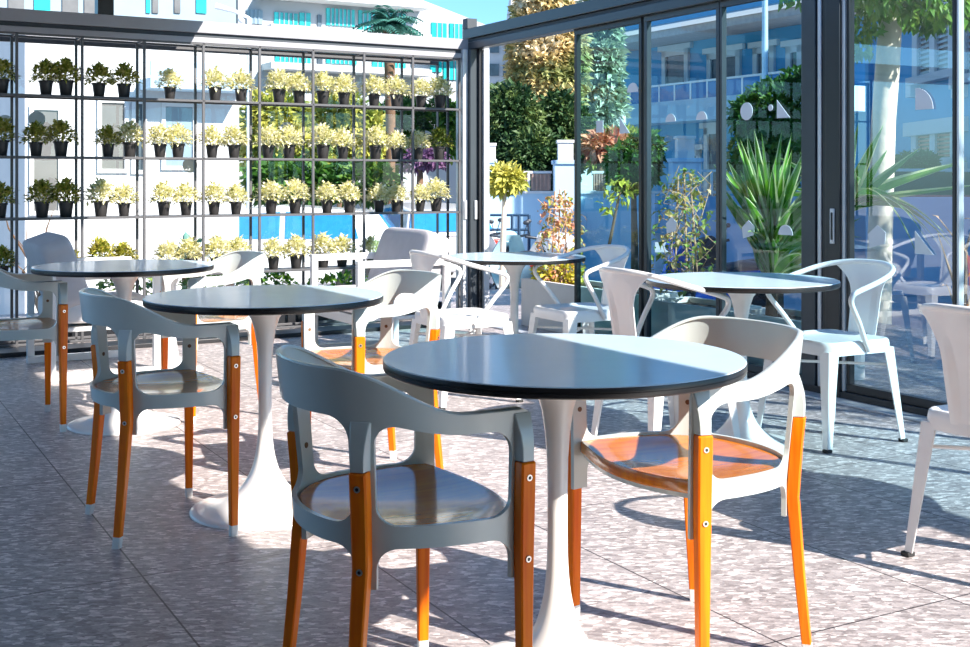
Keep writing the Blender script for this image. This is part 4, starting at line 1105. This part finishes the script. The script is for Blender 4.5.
# palm
Yp = 33.0
o = thing('palm_tree', 'palm with a brown trunk in front of the teal hotel windows', 'tree', (xat(389, Yp), Yp, -1))
m = MB(); zt_ = zat(26, Yp)+1; m.tube([(0, 0, 0), (0.05, 0, zt_*0.5), (0, 0, zt_)], [0.14, 0.13, 0.16], 12); obj('trunk', m, M['dark_bark'], o, smooth=60)
m = MB(); r = random.Random(4)
for k in range(34):
    th = r.uniform(0, 2*pi); e = r.uniform(-0.2, 1.3); L_ = r.uniform(0.9, 1.3); d = Vector((cos(th)*cos(e), sin(th)*cos(e), sin(e)))
    prev = None
    for q in range(12):
        t = q/11; c = Vector((0, 0, zt_))+d*L_*t+Vector((0, 0, -0.55*L_*t*t)); sd = Vector((-sin(th), cos(th), 0))
        for s_ in (1, -1): m.leaf(c, sd*s_+d*0.5+Vector((0, 0, -.3)), 0.42*(1-0.5*t), 0.10)
obj('fronds', m, M['agave'], o, smooth=0)
# agave, bare shrub and low bushes between rack and white house
def agave(label, u, v, ry, R_, n, seed):
    x, Y = ray_ry(u, ry); r = random.Random(seed); z = zat(v, Y)
    o = thing('agave', label, 'plant', WK(x, ry, z-0.1)); m = MB()
    for k in range(n):
        th = r.uniform(0, 2*pi); e = r.uniform(0.1, 1.3); d = Vector((cos(th)*cos(e), sin(th)*cos(e), sin(e)))
        rows = []; L_ = R_*r.uniform(0.7, 1.1); sd = Vector((-sin(th), cos(th), 0))
        for q in range(6):
            t = q/5; w_ = 0.05*(1-t)**0.7*(0.7+t); c = d*L_*t+Vector((0, 0, -0.2*L_*t*t)); rows.append([c-sd*w_+Vector((0, 0, w_*.4)), c, c+sd*w_+Vector((0, 0, w_*.4))])
        m.grid(rows)
    obj('leaves', m, M['agave'], o, smooth=0); m = MB(); m.tube([(0, 0, -z-0.9), (0, 0, 0)], 0.08, 8); obj('stem', m, M['dark_bark'], o); return o
agave('blue-green spiky agave against the white house, behind the lowest shelves', 190, 250, 3.2, 0.34, 34, 2)
x, Y = ray_ry(40, 2.8); o = thing('bare_shrub', 'leafless twiggy shrub behind the left rack', 'shrub', WK(x, 2.8, -1)); m = MB(); r = random.Random(12)
for k in range(16):
    p0 = Vector((0, 0, r.uniform(0.9, 1.4))); p1 = p0+Vector((r.uniform(-.25, .25), r.uniform(-.2, .2), r.uniform(.2, .5))); m.tube([Vector((0, 0, 0)) if k < 3 else Vector((0, 0, .8)), p0, p1, p1+Vector((r.uniform(-.15, .15), 0, r.uniform(.05, .2)))], [0.02, 0.012, 0.008, 0.003], 5)
obj('branches', m, M['dark_bark'], o)
for i, (u, v, w_, lab) in enumerate(((135, 288, 34, 'low green bush under the racks, left of the middle table'), (215, 288, 34, 'low green bush under the racks behind the sunlit armchair'), (268, 286, 26, 'low green bush under the racks left of the lounge armchair'), (340, 290, 30, 'low green bush under the racks behind the lounge armchair arms'))):
    x, Y = ray_ry(u, 0.72); o = thing('low_bush', lab, 'shrub', WK(x, 0.72, 0), 0, 'bushes under the racks'); m = MB(); r = random.Random(60+i)
    cloud(m, [(0, 0, zat(v, Y), w_*Y/F, 0.16, 0.12), (0.05, 0, 0.1, w_*Y/F*0.8, 0.15, 0.1)], 460, 0.07, r); obj('foliage', m, M['bright_tree'], o, smooth=0)

# ------------------------------------------------------------------ street: cars, scooters, walls, lamps
def car(label, u, Y, rz, s=1.0):
    o = thing('parked_car', label, 'car', (xat(u, Y), Y, -1.0), rz, 'white parked cars'); o.scale = (s, s, s)
    side = [(-2.1, 0.35), (-2.15, 0.75), (-1.95, 0.92), (-1.75, 0.98), (1.0, 0.98), (1.9, 0.86), (2.12, 0.62), (2.1, 0.32)]
    m = MB(); m.prism([(x, z) for x, z in side], 1, -0.85, 0.85); obj('body', m, M['car_white'], o, 0.06, fix=True)
    cab = [(-1.95, 0.95), (-1.62, 1.40), (-0.2, 1.50), (0.45, 1.44), (1.25, 0.97)]
    m = MB(); rows = []
    for y, k in ((-0.80, 0), (-0.66, 1), (0.66, 1), (0.80, 0)): pass
    n = len(cab); i = len(m.v)
    for sy in (-1, 1): m.v += [(x, sy*(0.82-0.16*(z-0.95)/0.5), z) for x, z in cab]
    m.f += [tuple(range(n)), tuple(range(2*n-1, n-1, -1))]; m.m += [0, 0]
    for j in range(n): k = (j+1) % n; m.f.append((j, k, n+k, n+j)); m.m.append(0)
    cb = obj('cabin', m, M['car_white'], o, 0.04, fix=True)
    for sy in (-1, 1):
        for poly in ([(-1.35, 1.02), (-1.25, 1.36), (-0.28, 1.41), (-0.28, 1.02)], [(-0.20, 1.02), (-0.20, 1.41), (0.38, 1.37), (0.95, 1.02)]):
            m = MB(); P = [Vector((x, sy*(0.835-0.16*(z-0.95)/0.5), z)) for x, z in poly]
            Q = [p+Vector((0, -sy*0.04, 0)) for p in P]
            m.face(P); m.face(Q[::-1])
            for j in range(4): m.face([P[j], Q[j], Q[(j+1) % 4], P[(j+1) % 4]])
            obj('window', m, M['car_glass'], cb, smooth=0, fix=True)
    for nm, (xa, za), (xb, zb) in (('windscreen', (1.18, 1.02), (0.52, 1.41)), ('rear_window', (-1.91, 1.03), (-1.66, 1.37))):
        m = MB(); d = 0.03 if xa > 0 else -0.03
        P = [Vector((xa, -0.74, za)), Vector((xa, 0.74, za)), Vector((xb, 0.64, zb)), Vector((xb, -0.64, zb))]; P = [p+Vector((d*0.6, 0, 0.015)) for p in P]
        Q = [p-Vector((d*1.5, 0, 0.03)) for p in P]; m.face(P); m.face(Q[::-1])
        for j in range(4): m.face([P[j], Q[j], Q[(j+1) % 4], P[(j+1) % 4]])
        obj(nm, m, M['car_glass'], cb, smooth=0, fix=True)
    for x in (-1.35, 1.35):
        for sy in (-1, 1):
            m = MB(); rows = []
            prof = [(0.18, -0.10), (0.31, -0.10), (0.33, -0.06), (0.33, 0.06), (0.31, 0.10), (0.18, 0.10)]
            for j in range(24): a_ = 2*pi*j/24; rows.append([(x+r_*cos(a_), sy*0.80+w_, 0.33+r_*sin(a_)) for r_, w_ in prof])
            m.grid(rows, closed_u=True, closed_v=True)
            m.grid([[(x+r_*cos(2*pi*j/24), sy*0.80+sy*0.06, 0.33+r_*sin(2*pi*j/24)) for r_ in (0.01, 0.19)] for j in range(24)], 1, closed_u=True)
            obj('wheel', m, [M['tyre'], M['alu']], o, fix=True)
    for sy in (-1, 1):
        m = MB(); m.boxr((-2.17, sy*0.55, 0.72), (-1.90, sy*0.86, 0.90)); obj('tail_lamp', m, M['red_lamp'], o, 0.02)
    return o
car('white parked car with blue windows behind the middle rack, showing its red tail lamp', 272, 20.5, pi+0.06, 1.12)
car('white parked car with blue windows behind the right rack beside the corner post', 424, 24.5, pi/2+0.3, 1.1)

def scooter(label, u, Y, rz, body, box=None, top=False):
    o = thing('scooter', label, 'scooter', (xat(u, Y), Y, -1.0), rz, 'parked scooters'); o.scale = (1.2, 1.2, 1.2)
    for x in (-0.62, 0.62):
        m = MB(); prof = [(0.12, -0.045), (0.21, -0.05), (0.235, -0.02), (0.235, 0.02), (0.21, 0.05), (0.12, 0.045)]
        m.grid([[(x+r_*cos(2*pi*j/20), w_, 0.235+r_*sin(2*pi*j/20)) for r_, w_ in prof] for j in range(20)], closed_u=True, closed_v=True)
        m.grid([[(x+r_*cos(2*pi*j/20), 0, 0.235+r_*sin(2*pi*j/20)) for r_ in (0.01, 0.13)] for j in range(20)], 1, closed_u=True)
        obj('wheel', m, [M['tyre'], M['alu']], o, fix=True)
    def loft(name, secs, mt, parent=o):
        m = MB(); rows = [[(x, w_*cos(2*pi*j/14), z+h_*sin(2*pi*j/14)) for j in range(14)] for x, z, w_, h_ in secs]
        i0 = m.grid(rows, closed_v=True); m.cap(i0, 14); m.cap(i0+(len(rows)-1)*14, 14); return obj(name, m, mt, parent, smooth=60, fix=True)
    loft('rear_body', [(-0.95, 0.72, 0.03, 0.03), (-0.82, 0.68, 0.12, 0.10), (-0.5, 0.58, 0.17, 0.17), (-0.15, 0.50, 0.17, 0.18), (0.02, 0.42, 0.12, 0.10)], body)
    loft('footboard', [(-0.1, 0.30, 0.16, 0.06), (0.35, 0.29, 0.15, 0.05)], M['sc_black'])
    loft('seat', [(-0.82, 0.80, 0.08, 0.03), (-0.55, 0.80, 0.14, 0.06), (-0.2, 0.74, 0.14, 0.07), (0.0, 0.70, 0.07, 0.05)], M['sc_black'])
    m = MB(); rows = []
    for t in range(9):
        f = t/8; z = 0.30+0.72*f; x = 0.46-0.16*f+0.10*sin(pi*f); w_ = 0.20*sin(pi*(0.15+0.75*f))+0.05
        rows.append([(x-0.09*(abs(q)/4)**2, w_*q/4, z) for q in range(-4, 5)])
    back = [[(x-0.05, y, z) for x, y, z in r_] for r_ in rows]
    m.grid(rows); m.grid(back, flip=True); m.grid([rows[0], back[0]]); m.grid([rows[-1], back[-1]])
    for e in (0, 8): m.grid([[r_[e] for r_ in rows], [r_[e] for r_ in back]])
    obj('front_shield', m, body, o, smooth=60, fix=True)
    loft('front_fender', [(0.42, 0.46, 0.05, 0.03), (0.62, 0.50, 0.09, 0.05), (0.84, 0.38, 0.05, 0.03)], body)
    m = MB(); m.tube([(0.62, 0, 0.24), (0.34, 0, 0.95)], 0.03, 8); m.tube([(0.24, -0.27, 1.02), (0.32, -0.15, 1.0), (0.34, 0, 0.98), (0.32, 0.15, 1.0), (0.24, 0.27, 1.02)], 0.018, 8); obj('handlebar', m, M['sc_black'], o)
    loft('headlamp', [(0.30, 1.0, 0.12, 0.08), (0.42, 0.99, 0.10, 0.07), (0.46, 0.98, 0.05, 0.04)], body)
    for sy in (-1, 1):
        m = MB(); m.tube([(0.28, sy*0.2, 1.02), (0.26, sy*0.25, 1.18)], 0.006, 6); m.sphere((0.25, sy*0.26, 1.20), (0.012, 0.042, 0.03), 8); obj('mirror', m, M['sc_black'], o, smooth=60)
    m = MB(); m.sphere((-0.95, 0, 0.70), (0.04, 0.08, 0.045), 8); obj('tail_lamp', m, M['red_lamp'], o, smooth=60)
    if top:
        loft('top_box', [(-1.16, 0.98, 0.12, 0.08), (-1.1, 0.98, 0.20, 0.13), (-0.85, 0.98, 0.21, 0.15), (-0.72, 0.96, 0.16, 0.12)], M['sc_white'])
    return o
scooter('white scooter at the left edge of the open doorway, partly hidden by the corner post', 480, 19.6, pi/2-0.1, M['sc_white'])
scooter('light teal scooter in the middle of the open doorway', 515, 18.9, pi/2+0.25, M['sc_teal'])
scooter('silver scooter with a white top box at the right of the open doorway', 549, 18.4, pi/2+0.1, M['sc_silver'], top=True)
scooter('bright blue scooter behind the vine and second glass door', 702, 16.5, pi/2+0.9, M['sc_blue'])
scooter('black and silver scooter behind the glass, right of the blue one', 728, 17.2, pi/2+0.6, M['sc_black'])
m = MB(); Yr = 20.6
for u in (512, 519, 529): m.tube([(xat(u, Yr)-xat(520, Yr), 0, 0), (xat(u, Yr)-xat(520, Yr), 0, 1.5)], 0.03, 6)
for z in (1.5, 1.25): m.tube([(xat(490, Yr)-xat(520, Yr), 0, z), (xat(529, Yr)-xat(520, Yr), 0, z)], 0.025, 6)
o = obj('bicycle_rail', m, M['rack_blue']); o.location = (xat(520, Yr), Yr, -1); tag(o, 'dark blue steel railing behind the scooters in the open doorway', 'railing')

# boundary wall across the street, built as walls with pillars, capping and fence panels
YW = 24.0
def fbox(m, u0, v0, u1, v1, Y, depth, mi=0, z0=None):
    m.boxr((xat(u0, Y), Y, zat(v1, Y) if z0 is None else z0), (xat(u1, Y), Y+depth, zat(v0, Y)), mi)
m = MB(); fbox(m, 470, 193, 655, 0, YW, 0.3, z0=-1); fbox(m, 698, 196, 925, 0, YW, 0.3, z0=-1)
struct(obj('wall_street', m, M['render_pale_blue'], smooth=0))
m = MB(); fbox(m, 470, 171, 552, 173.5, YW, 0.2); fbox(m, 470, 191, 865, 193.5, YW-0.05, 0.35); fbox(m, 527.5, 173, 530, 192, YW, 0.15); fbox(m, 592, 171, 655, 173.5, YW, 0.2)
o = obj('fence_rail', m, M['render_white'], smooth=0); tag(o, 'white capping rails of the fence on the boundary wall', 'fence')
for i, (u0, u1, lab) in enumerate(((512, 527, 'brown fence panel on the boundary wall, left of the thin white post'), (531, 551, 'brown fence panel on the boundary wall, next to the gate pillar'), (593, 606, 'brown fence panel behind the first glass door'))):
    m = MB(); fbox(m, u0, 174, u1, 190.5, YW+0.02, 0.06); n = 5
    for k in range(n): uu = u0+(u1-u0)*(k+0.5)/n; fbox(m, uu-0.5, 174, uu+0.5, 190.5, YW-0.01, 0.03)
    tag(obj('fence_section', m, M['fence'], smooth=0), lab, 'fence', 'brown fence panels')
def pillar(label, u0, u1, vc, ut0, ut1, vt):
    o = thing('gate_pillar', label, 'pillar', (xat((u0+u1)/2, YW), YW-0.2, -1), 0, 'white gate pillars'); ox = o.location.x
    m = MB(); h = zat(vc, YW)+1; w = (u1-u0)*YW/F
    m.box((0, 0, h/2), (w, w, h)); m.box((0, 0, h+0.03), (w*1.15, w*1.15, 0.08)); obj('base', m, M['render_pale_blue'], o, 0.01)
    m = MB(); h2 = zat(vt, YW)+1; w2 = (ut1-ut0)*YW/F
    m.box((0, 0, (h+h2)/2+0.03), (w2, w2, h2-h)); m.box((0, 0, h2+0.02), (w2*1.15, w2*1.15, 0.06)); obj('upper_block', m, M['render_white'], o, 0.01)
pillar('white gate pillar in the open doorway', 553, 576, 164, 561, 576, 143)
pillar('white gate pillar beside the corner post', 484, 496, 163, 485, 496, 146)
pillar('pale gate pillar behind the second glass door', 669, 697, 162, 669, 686, 139)
# dark screen and white rail above the wall at the right
m = MB(); fbox(m, 885, 172, 974, 197, YW-2, 0.08); o = obj('dark_screen', m, M['dark_fence'], smooth=0); tag(o, 'dark screen fence on the pale wall at the right', 'fence')
m = MB(); fbox(m, 880, 168.5, 974, 171.5, YW-2.05, 0.2); o = obj('screen_rail', m, M['render_white'], smooth=0); tag(o, 'white handrail along the top of the dark screen', 'railing')
m = MB(); fbox(m, 870, 197, 974, 0, YW-2.1, 0.25, z0=-1); struct(obj('wall_garden', m, M['render_pale_blue'], smooth=0))
# handrail seen left of the yucca
m = MB(); fbox(m, 698, 169.5, 760, 172, YW, 0.1)
for u in (712, 738, 757): fbox(m, u-1, 171, u+1, 196, YW, 0.1)
o = obj('wall_railing', m, M['lamp_white'], smooth=0); tag(o, 'white post and rail on the boundary wall left of the yucca', 'railing')

# blue house with balcony (parallel to the right-hand glazing) and the blue side wall at the far right
RXH = 24.0
bD = building('blue_house', 'blue house with a long white balcony seen through the tinted doors'); bD.rotation_euler = (0, 0, ROT)
def rH(u): return ray_rx(u, RXH)[0]
def zH(u, v): return zat(v, ray_rx(u, RXH)[1])
ya, yb = rH(620), rH(872)
wbox('wall', bD, RXH, RXH+6, yb, ya, -1, zH(740, -10), M['render_blue'])
m = MB(); m.boxr((RXH-1.2, yb, zH(740, 120)), (RXH, ya-0.5, zH(740, 98))); obj('balcony', m, M['render_pale_blue'], bD, smooth=0)
rl = MB(); g = MB()
z0, z1 = zH(740, 98), zH(740, 80)
rl.boxr((RXH-1.22, yb, z1-0.07), (RXH-1.14, ya-0.5, z1))
n = 14
for k in range(n+1):
    y = yb+(ya-0.5-yb)*k/n; rl.boxr((RXH-1.21, y-0.04, z0), (RXH-1.15, y+0.04, z1))
r1 = obj('balcony_rail', rl, M['lamp_white'], bD, smooth=0)
g.boxr((RXH-1.19, yb, z0), (RXH-1.17, ya-0.5, z1-0.08)); obj('rail_glass', g, M['rail_blue'], r1, smooth=0)
m = MB(); zs, zt_ = zH(740, 34), zH(740, 16)
m.boxr((RXH-1.8, yb, zs), (RXH, ya, zs+0.25)); m.prism([(RXH-1.9, zs+0.25), (RXH+3, zs+0.25), (RXH+3, zt_+1.2)], 1, yb, ya); obj('roof', m, M['roof_tile'], bD, smooth=0, fix=True)
for (u0, v0, u1, v1) in ((664, 50, 690, 92), (709, 52, 742, 92), (755, 47, 776, 92), (788, 46, 804, 92), (706, 128, 724, 200), (690, 150, 702, 200)):
    w = MB(); a_, b_ = rH(u1), rH(u0); um = (u0+u1)/2; zz0, zz1 = zH(um, v1), zH(um, v0); t = 0.22
    w.boxr((RXH-0.12, a_, zz0), (RXH+0.02, a_+t, zz1)); w.boxr((RXH-0.12, b_-t, zz0), (RXH+0.02, b_, zz1)); w.boxr((RXH-0.12, a_, zz1-t), (RXH+0.02, b_, zz1)); w.boxr((RXH-0.16, a_-0.2, zz1), (RXH+0.02, b_+0.2, zz1+0.2))
    wi = obj('window', w, M['render_white'], bD, smooth=0)
    g = MB(); g.boxr((RXH-0.04, a_+t, zz0), (RXH+0.02, b_-t, zz1-t)); obj('pane', g, M['pane_dark'], wi, smooth=0)

XE = 9.0
bE = thing('blue_house', 'blue house wall with white-framed windows at the right edge', 'building', (0, 0, 0))
def YE(u): return XE*F/(u-U0)
m = MB(); m.boxr((XE, 7.5, -1), (XE+8, YE(866), 7)); obj('wall', m, M['render_blue'], bE, smooth=0)  # wall extended towards the viewer, out of view, to shade the street
m = MB()
for u in (872, 884): m.boxr((XE-0.12, YE(u)-0.12, -1), (XE, YE(u)+0.12, 9))
obj('pilaster', m, M['render_blue'], bE, smooth=0)
for (u0, u1, vt, vb, pm) in ((921, 958, 20, 73, 'pane_grey'), (920, 960, 134, 158, 'shutter'), (969, 1000, 10, 72, 'pane_grey')):
    Y1, Y0 = YE(u0), YE(u1); Ym = YE((u0+u1)/2); zb, zt_ = zat(vb, Ym), zat(vt, Ym); t = 0.28
    w = MB()
    for y in (Y0-t/2, (Y0+Y1)/2-t/2, Y1-t/2): w.boxr((XE-0.14, y, zb), (XE+0.02, y+t, zt_))
    w.boxr((XE-0.22, Y0-0.3, zb-0.16), (XE+0.02, Y1+0.3, zb)); w.boxr((XE-0.22, Y0-0.4, zt_), (XE+0.02, Y1+0.4, zt_+0.28))
    for y in (Y0-0.35, Y1+0.05): w.boxr((XE-0.2, y, zb-0.4), (XE+0.02, y+0.3, zb-0.1))
    wi = obj('window', w, M['render_white'], bE, smooth=0)
    g = MB(); g.boxr((XE-0.05, Y0, zb), (XE+0.02, Y1, zt_)); obj('pane', g, M['pane_grey'], wi, smooth=0)
    g = MB(); n = 6 if pm == 'shutter' else 10
    for k in range(n): z = zb+(zt_-zb)*(k+0.3)/n; g.boxr((XE-0.09, Y0+t/2, z), (XE-0.06, Y1-t/2, z+(zt_-zb)/n*0.5))
    obj('blind', g, M['shutter'] if pm == 'shutter' else M['pane_pale'], wi, smooth=0)

# lamp posts
Yl = 21.0
o = thing('street_lamp', 'pale galvanised lamp post seen through the third glass door', 'lamp', (xat(765, Yl), Yl, -1))
m = MB(); m.tube([(0, 0, 0), (0, 0, 3), (0, 0, 6)], [0.075, 0.06, 0.05], 12); obj('pole', m, M['pole'], o, smooth=60)
m = MB(); m.tube([(0, 0, 6), (0, -0.4, 6.2), (0, -0.9, 6.25)], 0.03, 8); obj('arm', m, M['pole'], o); m = MB(); m.box((0, -1.1, 6.24), (0.22, 0.5, 0.08)); obj('lamp_head', m, M['lamp_white'], o, 0.02)
Yl = 22.0
o = thing('street_lamp', 'white street lamp with a long arm above the grey beam', 'lamp', (xat(249, Yl), Yl, -1)); ox = xat(247, Yl)
z1 = zat(18, Yl)+1
m = MB(); m.tube([(0, 0, 0), (0, 0, z1)], [0.05, 0.04], 10); obj('pole', m, M['lamp_white'], o)
m = MB(); m.tube([(0, 0, z1), (xat(232, Yl)-ox, 0, zat(11, Yl)+1), (xat(214, Yl)-ox, 0, zat(6, Yl)+1)], [0.03, 0.04, 0.06], 10); obj('arm', m, M['lamp_white'], o)
m = MB(); m.sphere((xat(239, Yl)-ox, 0, zat(20, Yl)+1), 0.055, 10); obj('lamp_globe', m, M['lamp_white'], o)
